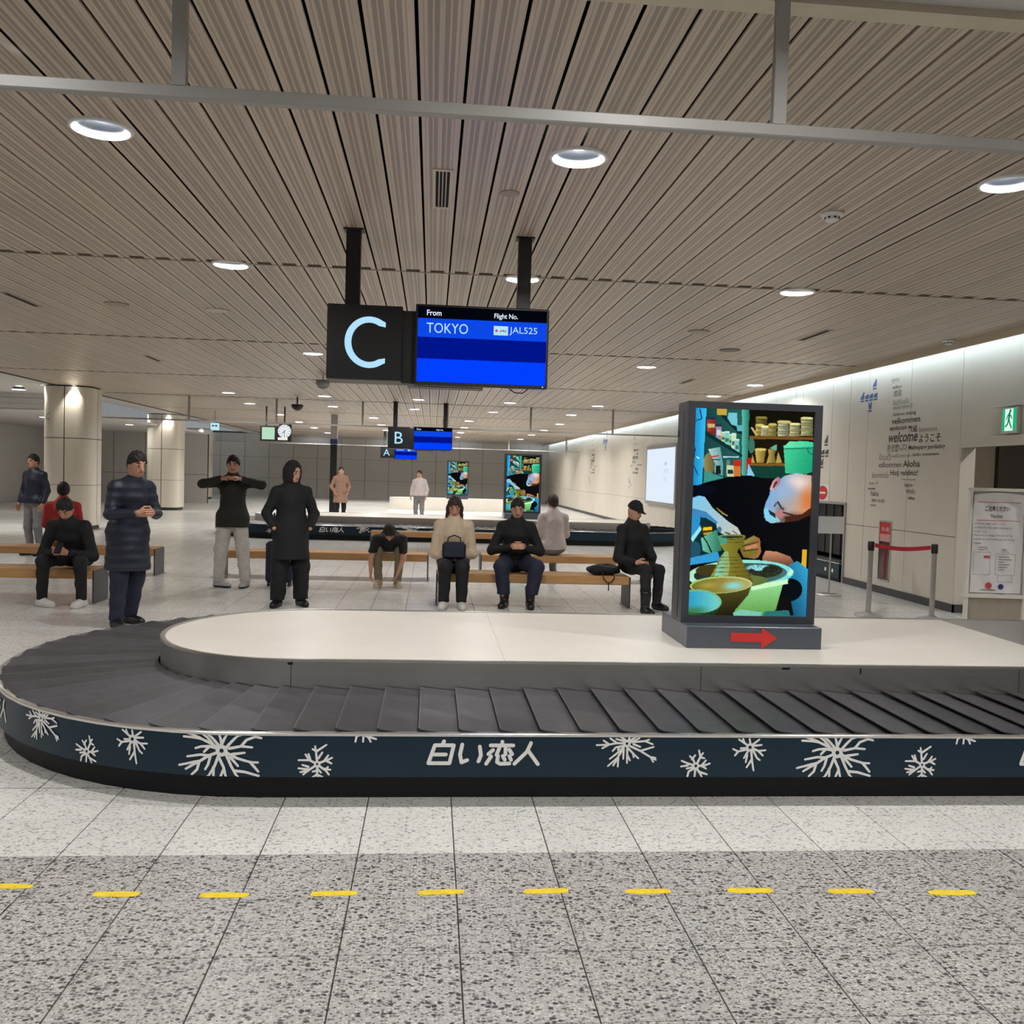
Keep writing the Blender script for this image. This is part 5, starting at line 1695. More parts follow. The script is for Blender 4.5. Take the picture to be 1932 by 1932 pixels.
pm = MB(); U, V = 12, 20
r3 = random.Random(5)
grid = [[nbp(.05 + .58 * i / U, .39 + (1.13 + (.03 * math.sin(3 * i / U) if j == V else 0)) * j / V, .004 + .006 * math.sin(i * 1.1 + j * .7) + r3.uniform(0, .003)) for i in range(U + 1)] for j in range(V + 1)]
pm.add([p for row in grid for p in row], [(j * (U + 1) + i, j * (U + 1) + i + 1, (j + 1) * (U + 1) + i + 1, (j + 1) * (U + 1) + i) for j in range(V) for i in range(U)])
paper = pm.build('notice_sheet', M_PAPER, nb, smooth='full')
EX = Vector((math.cos(ang), math.sin(ang), 0)); EZ = Vector((0, 0, 1))
tx = MB()
text_on(tx, 'ご注意ください', nbp(.18, 1.335, .018), EX, EZ, w=.28, h=.06, offset=.02)
text_on(tx, 'Notice', nbp(.25, 1.26, .018), EX, EZ, w=.13, h=.042, offset=.008)
tx.build('heading', M_BLACK, paper)
tx = MB()
for k, s in enumerate(('お荷物の取り間違いが増えています。', 'お手荷物合符の半券と番号をお確かめのうえ', 'お引き取りください。', 'Please check your Baggage TAG and Claim Tag', 'number to avoid picking up the wrong', 'baggage.')):
    text_on(tx, s, nbp(.065, 1.175 - .045 * k, .018), EX, EZ, h=.024 if k < 3 else .026, w=(.36, .44, .16, .44, .46, .09)[k])
for k, (s, u, v) in enumerate((('お手荷物合符', .11, .905), ('Baggage TAG', .125, .88), ('引換証', .39, .885), ('Claim Tag', .39, .86))):
    text_on(tx, s, nbp(u, v, .018), EX, EZ, h=.019, offset=.01)
def seg(u0, v0, u1, v1, t=.003):
    a, b = nbp(u0, v0, .0175), nbp(u1, v1, .0175)
    d = (Vector(b) - Vector(a)).normalized(); nn = Vector((0, 0, 1)) if abs(d.z) < .5 else EX
    nn = nn * t / 2
    tx.add([Vector(a) - nn, Vector(b) - nn, Vector(b) + nn, Vector(a) + nn], [(0, 1, 2, 3)])
for (u0, v0, u1, v1) in ((.075, .60, .265, .60), (.075, .86, .265, .86), (.075, .60, .075, .86), (.265, .60, .265, .86), (.33, .60, .55, .60), (.33, .845, .55, .845), (.33, .60, .33, .845), (.55, .60, .55, .845), (.36, .52, .52, .52), (.36, .52, .36, .60), (.52, .52, .52, .60)):
    seg(u0, v0, u1, v1)
for k in range(6):
    seg(.36, .81 - .03 * k, .36 + (.12, .15, .06, .13, .1, .07)[k], .81 - .03 * k, .006)
tx.build('body_text', mat('grey_text', (92, 88, 90), .6), paper)
tx = MB()
for v in (1.435, 1.225):
    a, b = nbp(.085, v, .018), nbp(.585, v, .018)
    tx.add([a, b, (b[0], b[1], b[2] + .006), (a[0], a[1], a[2] + .006)], [(0, 1, 2, 3)])
tx.disc(nbp(.26, .475, .018), .036, EX, EZ, 24)
a = nbp(.19, .795, .018); tx.add([a, nbp(.26, .795, .018), nbp(.26, .82, .018), nbp(.19, .82, .018)], [(0, 1, 2, 3)])
tx.build('red_marks', mat('red_print', (196, 70, 72), .5), paper)
tx = MB(); tx.disc(nbp(.40, .465, .018), .032, EX, EZ, 24); tx.build('blue_logo', mat('blue_logo', (52, 50, 130), .5), paper)
tx = MB(); a = nbp(.17, .42, .018); tx.add([a, nbp(.34, .42, .018), nbp(.34, .427, .018), nbp(.17, .427, .018)], [(0, 1, 2, 3)]); tx.build('signature', M_BLACK, paper)

# ------------------------------------------------------------------ suitcase and bag
sc_ = thing('suitcase', 'navy suitcase standing behind the person dressed in black', 'suitcase', (-2.02, 12.55, 0))
M_NAVY = mat('navy_fabric', (26, 30, 58), .7, var=.1, bump=.1)
m = MB(); m.bbox(-2.20, -1.85, 12.45, 12.68, .05, .60, .03); m.build('body', M_NAVY, sc_, smooth=30)
m = MB(); m.bbox(-2.165, -1.885, 12.435, 12.455, .10, .42, .008); m.build('pocket', M_NAVY, sc_)
m = MB(); m.tube([(-2.12, 12.63, .60), (-2.12, 12.63, .98), (-1.93, 12.63, .98), (-1.93, 12.63, .60)], .011, 8); m.build('handle', M_BLACK, sc_)
m = MB(); m.extr([(-1.90, .33), (-1.868, .305), (-1.90, .28), (-1.932, .305)], (0, 12.434, 0), (1, 0, 0), (0, 0, 1), (0, -1, 0), .002); m.build('emblem', M_WHITE, sc_)
for x in (-2.16, -1.89):
    for y in (12.50, 12.63):
        m = MB(); m.tube([(x - .015, y, .03), (x + .015, y, .03)], .03, 14); m.build('wheel', M_BLACK, sc_)
bg = thing('shoulder_bag', 'soft black shoulder bag lying on the right bench', 'bag', (2.15, 11.12, .39))
M_BLKFAB = mat('black_fabric', (16, 16, 18), .75, var=.2, scale=20, bump=.2)
m = MB()
nu, nv = 20, 10
vs = []
for j in range(nv + 1):
    ph = -PI / 2 + PI * j / nv
    for i in range(nu):
        th = 2 * PI * i / nu
        rx = .21 * abs(math.cos(th)) ** .6 * (1 if math.cos(th) > 0 else -1)
        ry = .13 * abs(math.sin(th)) ** .7 * (1 if math.sin(th) > 0 else -1)
        wob = 1 + .06 * math.sin(3 * th + j)
        cz = math.cos(ph) ** .6 if math.cos(ph) > 0 else 0
        vs.append((2.15 + rx * cz * wob, 11.14 + ry * cz * wob, .39 + .062 + .062 * math.sin(ph) * (1 + .2 * math.sin(2 * th))))
m.add(vs, [(j * nu + i, j * nu + (i + 1) % nu, (j + 1) * nu + (i + 1) % nu, (j + 1) * nu + i) for j in range(nv) for i in range(nu)])
m.build('body', M_BLKFAB, bg, smooth='full')
m = MB(); m.tube([(2.10, 11.02, .44), (2.10, 10.95, .42), (2.11, 10.915, .36), (2.15, 10.905, .315), (2.20, 10.905, .32), (2.24, 10.92, .37), (2.24, 10.96, .42), (2.24, 11.02, .44)], .007, 6); m.build('handle', M_BLKFAB, bg)
m = MB(); m.tube([(2.17, 10.91, .315), (2.17, 10.905, .22)], .007, 6); m.build('strap_end', M_BLKFAB, bg)

# ------------------------------------------------------------------ people: smooth bodies from blended tapered limbs
def smin(a, b, k):
    h = np.clip(.5 + .5 * (b - a) / k, 0, 1)
    return b * (1 - h) + a * h - k * h * (1 - h)

def cap(P, a, b, r1, r2, ax=None, s=1.0):
    a, b = np.asarray(a, np.float32), np.asarray(b, np.float32)
    pa, ba = P - a, b - a
    t = np.clip((pa @ ba) / max(float(ba @ ba), 1e-9), 0, 1)
    q = pa - t[..., None] * ba
    if ax is not None:
        ax = np.asarray(ax, np.float32)
        q = q + ax * ((q @ ax) * (s - 1))[..., None]
    return np.sqrt((q * q).sum(-1)) - (r1 + (r2 - r1) * t)

def ell(Q, c, r):
    r = np.asarray(r, np.float32)
    q = (Q - np.asarray(c, np.float32)) / r
    return (np.sqrt((q * q).sum(-1)) - 1) * float(r.min())

def surface_nets(fn, lo, hi, h):
    lo, hi = np.asarray(lo, np.float32), np.asarray(hi, np.float32)
    n = np.ceil((hi - lo) / h).astype(int) + 1
    ax = [lo[i] + h * np.arange(n[i], dtype=np.float32) for i in range(3)]
    P = np.stack(np.meshgrid(*ax, indexing='ij'), -1)
    F = fn(P).astype(np.float32)
    F[0], F[-1] = np.maximum(F[0], h), np.maximum(F[-1], h)
    F[:, 0], F[:, -1] = np.maximum(F[:, 0], h), np.maximum(F[:, -1], h)
    F[:, :, 0], F[:, :, -1] = np.maximum(F[:, :, 0], h), np.maximum(F[:, :, -1], h)
    I = F < 0
    cs = np.array([[i, j, k] for i in (0, 1) for j in (0, 1) for k in (0, 1)])
    sl = lambda c: tuple(slice(c[i], n[i] - 1 + c[i]) for i in range(3))
    cnt = sum(I[sl(c)].astype(np.int8) for c in cs)
    act = (cnt > 0) & (cnt < 8)
    idx = np.argwhere(act)
    acc = np.zeros((len(idx), 3), np.float64)
    m = np.zeros(len(idx))
    for a in range(8):
        for b in range(a + 1, 8):
            d = cs[b] - cs[a]
            if abs(d).sum() != 1:
                continue
            fa = F[tuple((idx + cs[a]).T)]; fb = F[tuple((idx + cs[b]).T)]
            x = (fa < 0) != (fb < 0)
            t = np.where(x, fa / np.where(x, fa - fb, 1), 0)
            acc += np.where(x[:, None], cs[a] + t[:, None] * d, 0)
            m += x
    V = lo + h * (idx + acc / m[:, None])
    num = -np.ones(act.shape, np.int64)
    num[act] = np.arange(len(idx))
    quads = []
    for a in range(3):
        b, c = (a + 1) % 3, (a + 2) % 3
        s0 = [slice(0, n[i]) for i in range(3)]; s1 = list(s0)
        s0[a], s1[a] = slice(0, n[a] - 1), slice(1, n[a])
        x = I[tuple(s0)] != I[tuple(s1)]
        e = np.argwhere(x)
        e = e[(e[:, b] > 0) & (e[:, c] > 0) & (e[:, b] < n[b] - 1) & (e[:, c] < n[c] - 1)]
        ob, oc = np.eye(3, dtype=int)[b], np.eye(3, dtype=int)[c]
        q = np.stack([num[tuple((e - ob - oc).T)], num[tuple((e - oc).T)], num[tuple(e.T)], num[tuple((e - ob).T)]], -1)
        flip = ~I[tuple(e.T)]
        q[flip] = q[flip][:, ::-1]
        quads.append(q)
    return V, np.concatenate(quads)

def np_mesh(name, parts, mats, xf, org):
    """parts: list of (verts, quads, material index array or int)"""
    me = bpy.data.meshes.new(name)
    vs, fs, mi, o = [], [], [], 0
    for V, Q, m in parts:
        vs.append(V); fs.append(Q + o); o += len(V)
        mi.append(np.full(len(Q), m) if np.isscalar(m) else m)
    V, Q, mi = np.concatenate(vs), np.concatenate(fs), np.concatenate(mi)
    V = xf(V) - np.asarray(org)
    me.vertices.add(len(V)); me.vertices.foreach_set('co', V.astype(np.float32).ravel())
    me.loops.add(Q.size); me.loops.foreach_set('vertex_index', Q.astype(np.int32).ravel())
    me.polygons.add(len(Q)); me.polygons.foreach_set('loop_start', np.arange(0, Q.size, 4, dtype=np.int32))
    me.polygons.foreach_set('loop_total', np.full(len(Q), 4, np.int32))
    for m in mats:
        me.materials.append(m)
    me.update(calc_edges=True)
    me.polygons.foreach_set('material_index', mi.astype(np.int32))
    me.polygons.foreach_set('use_smooth', np.ones(len(Q), bool))
    me.validate()
    return me

SKIN = mat('skin', (196, 146, 120), .5, var=.05)
EYE = mat('eye_dark', (30, 22, 20), .3)
LIP = mat('lip', (160, 92, 84), .5)
HAIR = mat('black_hair', (24, 20, 19), .7, var=.2, scale=60)
HAIRB = mat('brown_hair', (52, 33, 27), .65, var=.2, scale=60)
def cloth(name, rgb, rough=.8): return mat(name, rgb, rough, var=.10, scale=14, bump=.15, bscale=220)
CL = {'black': cloth('black_cloth', (20, 20, 23)), 'navy': cloth('navy_cloth', (24, 30, 48), .5), 'denim': cloth('dark_denim', (30, 34, 56)), 'olive': cloth('olive_black_cloth', (34, 34, 28)), 'white': cloth('off_white_cloth', (196, 190, 182)),
      'khaki': cloth('khaki_cloth', (128, 116, 92)), 'beige': cloth('beige_cloth', (206, 186, 160)), 'red': cloth('red_cloth', (168, 40, 36)), 'grey': cloth('grey_cloth', (128, 126, 128)), 'brown': cloth('brown_cloth', (150, 116, 96)), 'pink': cloth('pale_cloth', (198, 186, 184))}
SHOE = {'white': mat('white_shoe', (206, 204, 200), .5), 'black': mat('black_shoe', (18, 18, 20), .4), 'tan': mat('sand_shoe', (188, 170, 138), .6), 'grey': mat('grey_shoe', (176, 176, 178), .5)}
SOLEM = {'white': mat('white_sole', (214, 212, 206), .6), 'black': mat('black_sole', (14, 14, 14), .6), 'tan': mat('pale_sole', (212, 204, 186), .6), 'grey': mat('dark_sole', (52, 50, 52), .6)}

def rotz(v, a):
    c, s = math.cos(a), math.sin(a)
    v = np.asarray(v, float)
    return np.stack([v[..., 0] * c - v[..., 1] * s, v[..., 0] * s + v[..., 1] * c, v[..., 2]], -1)

def stand_pose(h=1.7, feet=((-.12, .0), (.12, .0)), lean=(0, .0), arms='down', **k):
    s = h / 1.7
    lx, ly = lean
    j = {'pelvis': (lx * .4, ly * .3, .94 * s), 'waist': (lx * .6, ly * .6, 1.08 * s), 'chest': (lx * .85, ly * .9, 1.27 * s), 'neck': (lx, ly * 1.1 + .01, 1.42 * s), 'head': (lx * 1.1, ly * 1.3 + .035, 1.575 * s)}
    for i, sg in ((0, -1), (1, 1)):
        fx, fy = feet[i]
        p = j['pelvis']
        j['hip%d' % i] = (p[0] + sg * .085, p[1], p[2] - .05)
        j['ank%d' % i] = (fx, fy - .03, .085)
        j['knee%d' % i] = ((p[0] + sg * .085 + fx) / 2 + sg * .01, (p[1] + fy) / 2 + .035, .49 * s)
        c = j['chest']
        j['sh%d' % i] = (c[0] + sg * .168 * s, c[1] - .005, 1.365 * s)
        if arms == 'down':
            j['el%d' % i] = (c[0] + sg * .245, c[1] - .02, 1.10 * s); j['wr%d' % i] = (c[0] + sg * .245, c[1] + .08, .87 * s)
        elif arms == 'phone':
            j['el%d' % i] = (c[0] + sg * .23, c[1] + .03, 1.10 * s); j['wr%d' % i] = (c[0] + sg * .07, c[1] + .27, 1.12 * s)
        elif arms == 'face':
            j['el%d' % i] = (c[0] + sg * .37, c[1] + .12, 1.33 * s); j['wr%d' % i] = (c[0] + sg * .12, c[1] + .19, 1.40 * s)
        elif arms == 'pocket':
            j['el%d' % i] = (c[0] + sg * .27, c[1] - .05, 1.10 * s); j['wr%d' % i] = (c[0] + sg * .2, c[1] + .10, .93 * s)
    j['s'] = s
    return j

def sit_pose(feet, knees, seat=.39, lean=.0, up=1.0, arms=None, side=0.0):
    """origin under the hips; lean tips the trunk forward (radians)"""
    hz = seat + .125
    L = lambda d: (side * d, math.sin(lean) * d, hz + math.cos(lean) * d)
    j = {'pelvis': (0, 0, hz + .02), 'waist': L(.17), 'chest': L(.36), 'neck': L(.52), 's': 1.0}
    hd = np.array(L(.52)) + np.array((side * .1, .035 + .06 * math.sin(lean), .155 * max(.25, math.cos(lean * .8))))
    j['head'] = tuple(hd)
    sh = L(.455)
    for i, sg in ((0, -1), (1, 1)):
        j['hip%d' % i] = (sg * .09, .02, hz)
        j['knee%d' % i] = knees[i]
        j['ank%d' % i] = (feet[i][0], feet[i][1] - .03, .085)
        j['sh%d' % i] = (sh[0] + sg * .175, sh[1], sh[2])
        a = (arms or {}).get(i)
        if a:
            j['el%d' % i], j['wr%d' % i] = a
        else:
            j['el%d' % i] = (sh[0] + sg * .22, sh[1] + .05, sh[2] - .27); j['wr%d' % i] = (sg * .09, .30, hz + .16)
    return j

def person(label, loc, phi, J, top, bottom, shoe, hair='short', haircol=None, hem=None, long_coat=False, fold=.004, quilt=False,
           head=(0, 0), foot_yaw=(0.25, -0.25), wide=0.0, hands=(True, True), boots=False, group=None, lod=1.0, hood=False):
    ORG = np.array((loc[0], loc[1], 0.0))
    xf = lambda V: rotz(V, phi) + ORG
    A = {k: (np.array(v, float) if k != 's' else v) for k, v in J.items()}
    s = A['s']
    F = (0, 1, 0)
    allp = np.array([A[k] for k in A if k != 's'])
    lo, hi = allp.min(0) - .22, allp.max(0) + .22
    hv = .0135 * lod
    # head frame: yaw about z, nod forward
    yaw, nod = head
    cz, sz, cn, sn = math.cos(yaw), math.sin(yaw), math.cos(nod), math.sin(nod)
    Rh = np.array([[cz, -sz * cn, -sz * sn], [sz, cz * cn, cz * sn], [0, -sn, cn]])   # columns right, front, up
    HC = A['head']
    def inhead(P): return (P - HC.astype(np.float32)) @ Rh.astype(np.float32)
    def f_head(P):
        Q = inhead(P)
        d = ell(Q, (0, 0, .012), (.074, .094, .108))
        d = smin(d, ell(Q, (0, .03, -.06), (.052, .058, .055)), .03)
        d = smin(d, cap(Q, (0, .092, .012), (0, .108, -.022), .008, .013), .012)
        for sg in (-1, 1):
            d = smin(d, ell(Q, (sg * .076, -.005, -.008), (.01, .02, .032)), .008)
            d = np.maximum(d, -(ell(Q, (sg * .032, .1, .016), (.018, .016, .011)))) if lod < 1.5 else d
            d = smin(d, ell(Q, (sg * .032, .082, .015), (.014, .012, .010)), .004)
        d = smin(d, ell(Q, (0, .094, -.047), (.022, .008, .009)), .006)
        d = smin(d, cap(P, A['neck'] - np.array((0, .0, .06)), HC + Rh @ np.array((0, -.01, -.06)), .058, .05), .03)
        return d
    def f_body(P):
        d = cap(P, A['pelvis'], A['waist'], .125, .115, F, 1.35)
        d = smin(d, cap(P, A['waist'], A['chest'], .115, .135, F, 1.35), .06)
        d = smin(d, cap(P, A['chest'], A['neck'], .12, .05), .05)
        d = smin(d, cap(P, A['neck'], HC, .052, .05), .03)
        for i in (0, 1):
            d = smin(d, cap(P, A['neck'] - np.array((0, 0, .05)), A['sh%d' % i] - np.array((0, 0, .02)), .05, .036), .04)
            d = smin(d, cap(P, A['sh%d' % i] - np.array((0, 0, .02)), A['el%d' % i], .042, .038), .03)
            d = smin(d, cap(P, A['el%d' % i], A['wr%d' % i], .040, .026), .02)
            d = smin(d, cap(P, A['pelvis'], A['hip%d' % i], .10, .085), .05)
            d = smin(d, cap(P, A['hip%d' % i], A['knee%d' % i], .078, .052), .04)
            d = smin(d, cap(P, A['knee%d' % i], A['ank%d' % i], .052, .036), .03)
        return d
    parts = []
    V, Q = surface_nets(f_body, lo, hi, hv * 1.25)
    parts.append((V, Q, 0))
    hh = .0075 * lod
    V, Q = surface_nets(f_head, HC - .19, HC + .16, hh)
    c = (V[Q].mean(1) - HC) @ Rh
    mi = np.zeros(len(Q), int)
    for sg in (-1, 1):
        mi[((c[:, 0] - sg * .032) ** 2 / .012 ** 2 + (c[:, 2] - .015) ** 2 / .007 ** 2 < 1) & (c[:, 1] > .05)] = 1
        mi[(abs(c[:, 0] - sg * .034) < .019) & (abs(c[:, 2] - .036 + .1 * abs(c[:, 0] - sg * .03)) < .0055) & (c[:, 1] > .05)] = 3
    mi[(c[:, 0] ** 2 / .024 ** 2 + (c[:, 2] + .047) ** 2 / .008 ** 2 < 1) & (c[:, 1] > .05)] = 2
    parts.append((V, Q, mi))
    # hands
    for i in (0, 1):
        if not hands[i]:
            continue
        wr, el = A['wr%d' % i], A['el%d' % i]
        f = (wr - el) / np.linalg.norm(wr - el)
        inw = np.array((-1.0 if i else 1.0, .2, 0)) - f * f.dot((-1.0 if i else 1.0, .2, 0))
        inw /= np.linalg.norm(inw) + 1e-9          # palm faces the body's midline
        sd = np.cross(f, inw)                      # across the knuckles
        if sd[1] * 1.0 + sd[2] < 0:
            sd = -sd
        def f_hand(P, f=f, inw=inw, sd=sd, wr=wr):
            d = cap(P, wr - f * .05, wr + f * .015, .027, .024)
            d = smin(d, cap(P, wr + f * .02, wr + f * .075, .034, .038, inw, 2.4), .02)
            for n_, (o, l) in enumerate(((.030, .068), (.010, .078), (-.010, .072), (-.029, .056))):
                a = wr + f * .082 + sd * o
                b = a + f * l * .5 + inw * l * .18
                e = b + f * l * .28 + inw * l * .42
                d = np.minimum(d, smin(cap(P, a - f * .02, b, .0098, .009), cap(P, b, e, .009, .0075), .004))
            a = wr + f * .03 + sd * .03
            b = a + f * .03 + sd * .028 + inw * .012
            e = b + f * .03 + inw * .012
            d = smin(d, smin(cap(P, a, b, .013, .011), cap(P, b, e, .011, .009), .004), .008)
            return d
        c0 = wr + f * .05
        V, Q = surface_nets(f_hand, c0 - .115, c0 + .115, .0052 * lod)
        parts.append((V, Q, 0))
    skin = [SKIN, EYE, LIP, haircol or HAIR]
    me = np_mesh('person', parts, skin, xf, ORG)
    body = bpy.data.objects.new('person', me); COL.objects.link(body)
    body.location = ORG
    tag(body, label, 'person', group)
    def child(name, parts, mats):
        me = np_mesh(name, parts, mats, xf, ORG)
        o = bpy.data.objects.new(name, me); COL.objects.link(o); o.parent = body
        return o
    # jacket
    hz = hem if hem is not None else A['pelvis'][2] - .06
    def wob(P):
        x, y, z = P[..., 0], P[..., 1], P[..., 2]
        w = np.sin(z * 31 + x * 17) * np.sin(x * 23 - z * 9 + y * 11) * fold
        if quilt:
            w = w * .4 - .007 * np.abs(np.sin(z * PI / .085))
        return w
    def f_top(P):
        d = cap(P, A['pelvis'] - np.array((0, 0, .03)), A['waist'], .172 + (.02 if long_coat else 0), .152, F, 1.18)
        if long_coat:
            base = (A['knee0'] + A['knee1']) / 2 * .55 + A['pelvis'] * .45
            base[2] = hz - .02
            d = smin(d, cap(P, base, A['pelvis'], .222, .19, F, 1.05), .05)
        d = smin(d, cap(P, A['hip0'] + np.array((.01, 0, .03)), A['hip1'] + np.array((-.01, 0, .03)), .128, .128), .05)
        if A['knee0'][2] < A['hip0'][2] - .2 and not long_coat:
            for i in (0, 1):
                hp = A['hip%d' % i]
                d = smin(d, cap(P, hp * np.array((.8, 1, 1)), hp * np.array((.8, 1, 1)) + (A['knee%d' % i] - hp) * .5, .132, .132), .06)
        d = smin(d, cap(P, A['waist'], A['chest'], .15, .165, F, 1.25), .06)
        d = smin(d, cap(P, A['chest'], A['neck'], .14, .075), .05)
        for i in (0, 1):
            d = smin(d, cap(P, A['neck'] - np.array((0, 0, .03)), A['sh%d' % i] + np.array((0, 0, -.005)), .07, .058), .06)
            w_ = A['wr%d' % i]; e_ = A['el%d' % i]
            d = smin(d, cap(P, A['sh%d' % i] - np.array((0, 0, .012)), e_, .066, .058), .04)
            u = (w_ - e_) / np.linalg.norm(w_ - e_)
            arm = np.maximum(cap(P, e_, w_, .060, .043), (P - w_.astype(np.float32)) @ u.astype(np.float32) + .005)
            d = smin(d, arm, .02)
        d = smin(d, np.maximum(cap(P, A['neck'] - np.array((0, 0, .04)), A['neck'] + (HC - A['neck']) * .3, .078, .072), -cap(P, A['neck'], HC, .055, .055)), .015)
        d = d - wob(P)
        return np.maximum(d, hz - P[..., 2])
    V, Q = surface_nets(f_top, lo - .02, hi + .02, hv)
    child('jacket', [(V, Q, 0)], [CL[top]])
    def f_bot(P):
        d = cap(P, A['pelvis'] - np.array((0, 0, .02)), A['pelvis'] + (A['waist'] - A['pelvis']) * .6, .135, .13, F, 1.25)
        for i in (0, 1):
            d = smin(d, cap(P, A['pelvis'], A['hip%d' % i], .098, .10), .04)
            leg = smin(cap(P, A['hip%d' % i], A['knee%d' % i], .098 + wide * .5, .070 + wide), cap(P, A['knee%d' % i], A['ank%d' % i], .070 + wide, .054 + wide), .03)
            d = smin(d, leg, .035)
        d = d - np.sin(P[..., 2] * 42 + P[..., 0] * 20) * np.sin(P[..., 0] * 30 + P[..., 1] * 26) * .005
        return np.maximum(d, (.16 if boots else .075) - P[..., 2])
    V, Q = surface_nets(f_bot, lo, np.array((hi[0], hi[1], A['waist'][2] + .1)), hv)
    child('trousers', [(V, Q, 0)], [CL[bottom]])
    # shoes
    for i in (0, 1):
        an = A['ank%d' % i]
        fy = foot_yaw[i]
        t = np.array((-math.sin(fy), math.cos(fy), 0))
        b = np.array((an[0], an[1], 0))
        def f_shoe(P, b=b, t=t, an=an):
            d = cap(P, b - t * .035 + (0, 0, .038), b + t * .165 + (0, 0, .030), .046, .038)
            d = smin(d, cap(P, b + t * .03 + (0, 0, .045), b + t * .13 + (0, 0, .03), .046, .046), .02)
            d = smin(d, cap(P, b - t * .015 + (0, 0, .05), np.array((an[0], an[1], (.24 if boots else .105))), .050, .066 if boots else .046), .03)
            return np.maximum(np.maximum(d, -P[..., 2]), P[..., 2] - (.27 if boots else .115))
        V, Q = surface_nets(f_shoe, b + (-.26, -.26, -.02), b + (.26, .26, .30), .0085 * lod)
        zc = V[Q][:, :, 2].mean(1)
        child('shoe', [(V, Q, (zc < .024).astype(int))], [SHOE[shoe], SOLEM[shoe]])
    # hair
    if hair:
        def f_hair(P):
            Q = inhead(P)
            d = ell(Q, (0, -.006, .02), (.086, .104, .118))
            front = (Q[..., 1] - .055 + .008 * np.sin(Q[..., 0] * 120)) - 1.25 * (Q[..., 2] - .036)
            d = np.maximum(d, front * .6)
            if hood:
                d = np.maximum(ell(Q, (0, -.012, .0), (.100, .115, .150)), (Q[..., 1] - .072) * .9)
                d = smin(d, cap(P, A['neck'] + np.array((0, -.04, -.03)), HC + np.array((0, -.04, -.06)), .10, .085), .04)
            elif hair == 'long':
                d = np.maximum(d, -.06 - Q[..., 2])
                d = smin(d, ell(Q, (0, -.055, -.12), (.092, .05, .17)), .03)
                for sg in (-1, 1):
                    d = smin(d, cap(Q, (sg * .075, .01, .0), (sg * .09, .045, -.26), .03, .022), .03)
            elif hair == 'cap':
                d = np.maximum(ell(Q, (0, -.004, .025), (.088, .106, .116)), -(Q[..., 2] - .028))
                d = smin(d, np.maximum(cap(Q, (0, .06, .035), (0, .13, .028), .07, .05, (0, 0, 1), 8.0), -1), .01)
            else:
                d = np.maximum(d, -.07 - Q[..., 2] + .4 * np.maximum(Q[..., 1], 0))
            return d - .005 * np.sin(Q[..., 0] * 150 + 3 * np.sin(Q[..., 2] * 40)) * np.sin(Q[..., 1] * 70 + Q[..., 2] * 50)
        V, Q = surface_nets(f_hair, HC - (.2, .2, .42), HC + .2, .0085 * lod)
        child('hood' if hood else ('cap' if hair == 'cap' else 'hair'), [(V, Q, 0)], [CL['black'] if (hood or hair == 'cap') else (haircol or HAIR)])
    return body

PERSON_START = True
# seated, far left, bent over a phone
J = sit_pose(((-.20, .45), (.22, .45)), ((-.20, .47, .50), (.19, .47, .50)), lean=.62, arms={0: ((-.27, .28, .55), (-.06, .46, .60)), 1: ((.27, .28, .55), (.07, .46, .60))})
p1 = person('seated person in black with white sneakers, on the left bench looking at a phone', (-4.01, 10.80), PI, J, 'black', 'black', 'white', head=(0, .75), foot_yaw=(-.1, 1.0))
# navy coat, standing at the left end of the carousel
J = stand_pose(1.71, ((-.10, -.08), (.12, .10)), lean=(.0, .13), arms='phone')
person('person in a long navy quilted coat standing at the left end of the carousel', (-2.97, 9.22), PI + .75, J, 'navy', 'denim', 'black', hem=.56, long_coat=True, quilt=True, head=(.1, .3), wide=.012, foot_yaw=(.25, -.1))
# pale trousers, elbows out
J = stand_pose(1.74, ((-.17, .0), (.17, .0)), arms='face')
person('person in pale trousers and dark jacket standing with raised elbows', (-2.60, 12.28), PI + .1, J, 'olive', 'white', 'grey', hem=.80, wide=.016, foot_yaw=(-.2, 1.0), head=(0, .15))
# all black
J = stand_pose(1.66, ((-.14, -.02), (.13, .02)), lean=(.0, .05), arms='pocket')
person('person dressed all in black with a hood, standing behind the pale deck', (-1.61, 10.68), PI + .3, J, 'black', 'black', 'black', hem=.56, long_coat=True, head=(.55, .2), wide=.03, hood=True, foot_yaw=(.2, -.45), hands=(False, False))
# bending on the second row bench
J = sit_pose(((-.12, .50), (.14, .48)), ((-.15, .44, .50), (.17, .44, .50)), lean=1.25, arms={0: ((-.20, .58, .42), (-.13, .62, .22)), 1: ((.24, .55, .42), (.24, .60, .22))})
person('person in khaki trousers on the second bench bent down to the shoes', (-.56, 13.10), PI, J, 'black', 'khaki', 'tan', head=(0, 1.1), foot_yaw=(.2, -.1))
# woman with long hair
J = sit_pose(((-.10, .42), (.11, .42)), ((-.10, .45, .50), (.10, .45, .50)), lean=.12, arms={0: ((-.23, .08, .62), (-.06, .27, .62)), 1: ((.23, .08, .62), (.06, .27, .60))})
person('seated person with long dark hair in a beige jacket, left end of the right bench', (.28, 11.10), PI, J, 'beige', 'black', 'white', hair='long', haircol=HAIRB, head=(0, .45), foot_yaw=(.1, -.15), wide=.01)
# man with jeans
J = sit_pose(((-.16, .42), (.15, .38)), ((-.22, .44, .50), (.20, .44, .50)), lean=.15, arms={0: ((-.30, .10, .66), (-.05, .30, .72)), 1: ((.30, .10, .66), (.05, .30, .72))})
person('seated person in dark jeans and black jacket in the middle of the right bench', (1.05, 11.24), PI, J, 'black', 'denim', 'black', hair='short', haircol=HAIR, head=(0, .35), foot_yaw=(-.05, -.3), wide=.02, boots=True)
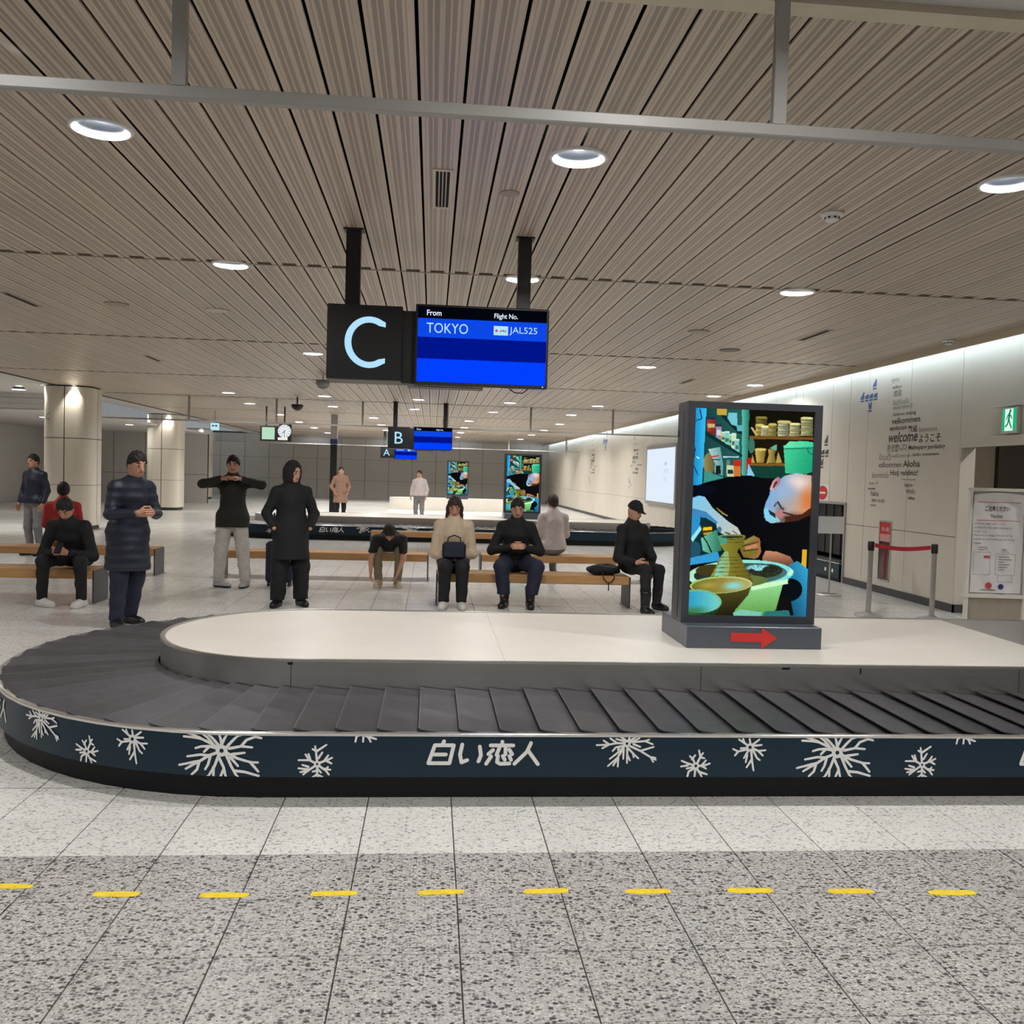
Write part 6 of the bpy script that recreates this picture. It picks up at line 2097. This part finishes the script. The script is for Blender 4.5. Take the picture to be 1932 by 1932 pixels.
# right end
J = sit_pose(((.06, .36), (-.02, .78)), ((-.10, .42, .49), (.16, .52, .50)), lean=.10, side=.12, arms={0: ((-.12, .22, .62), (-.16, .16, .46)), 1: ((.34, .10, .62), (.26, .34, .58))})
J['ank0'] = (-.06, .40, .085); J['knee0'] = (-.05, .42, .48); J['ank1'] = (.36, .62, .085); J['knee1'] = (.24, .48, .50)
J = {k: v for k, v in J.items()}
person('seated person in black with a cap at the right end of the right bench', (2.52, 11.22), PI + .55, J, 'black', 'black', 'black', hair='cap', head=(.1, .35), boots=True, foot_yaw=(-.1, -.3))
# background
J = stand_pose(1.70, ((-.1, 0), (.1, 0)), arms='down')
person('distant standing person in a navy jacket at the far left', (-6.65, 16.0), PI - .4, J, 'navy', 'grey', 'black', lod=1.6)
J = sit_pose(((-.12, .42), (.12, .42)), ((-.11, .45, .5), (.11, .45, .5)), lean=.1)
person('seated person in white on the second bench, facing away', (1.86, 13.72), 0.15, J, 'pink', 'grey', 'black', hair='short', haircol=HAIRB, lod=1.6)
J = sit_pose(((-.12, .42), (.12, .42)), ((-.11, .45, .5), (.11, .45, .5)), lean=.25)
person('seated person in a red jacket on the second bench at the left', (-5.25, 13.55), 0.3, J, 'red', 'brown', 'black', lod=1.6)
J = stand_pose(1.68, ((-.1, 0), (.1, 0)), arms='pocket')
person('distant standing person in a brown coat beyond the far carousel', (-2.75, 28.0), PI + .3, J, 'brown', 'black', 'black', lod=2.0, hem=.6, long_coat=True)
J = stand_pose(1.64, ((-.1, 0), (.1, 0)), arms='down')
person('distant standing person in pale clothes beyond the far carousel', (-.38, 28.5), PI - .3, J, 'pink', 'grey', 'black', lod=2.0)

# phone held by the seated person at the left
ph = MB(); ph.bbox(-.038, .038, -.004, .004, -.075, .075, .003)
ca, sa = math.cos(-.7), math.sin(-.7)
ph.xform(lambda p: (-4.01 + p[0], 10.255 + p[1] * ca - p[2] * sa, .655 + p[1] * sa + p[2] * ca))
tag(ph.build('phone', M_BLACK), 'dark phone held by the seated person on the left bench', 'phone')
hb = MB(); hb.bbox(.14, .42, 10.70, 10.86, .58, .78, .03)
hbr = thing('handbag', 'dark handbag on the lap of the person with long hair', 'handbag', (.28, 10.78, .58))
hb.build('body', CL['navy'], hbr, smooth=30)
hb = MB(); hb.tube([(.20, 10.78, .77), (.21, 10.78, .83), (.28, 10.78, .86), (.35, 10.78, .83), (.36, 10.78, .77)], .008, 8); hb.build('handle', M_BLACK, hbr)
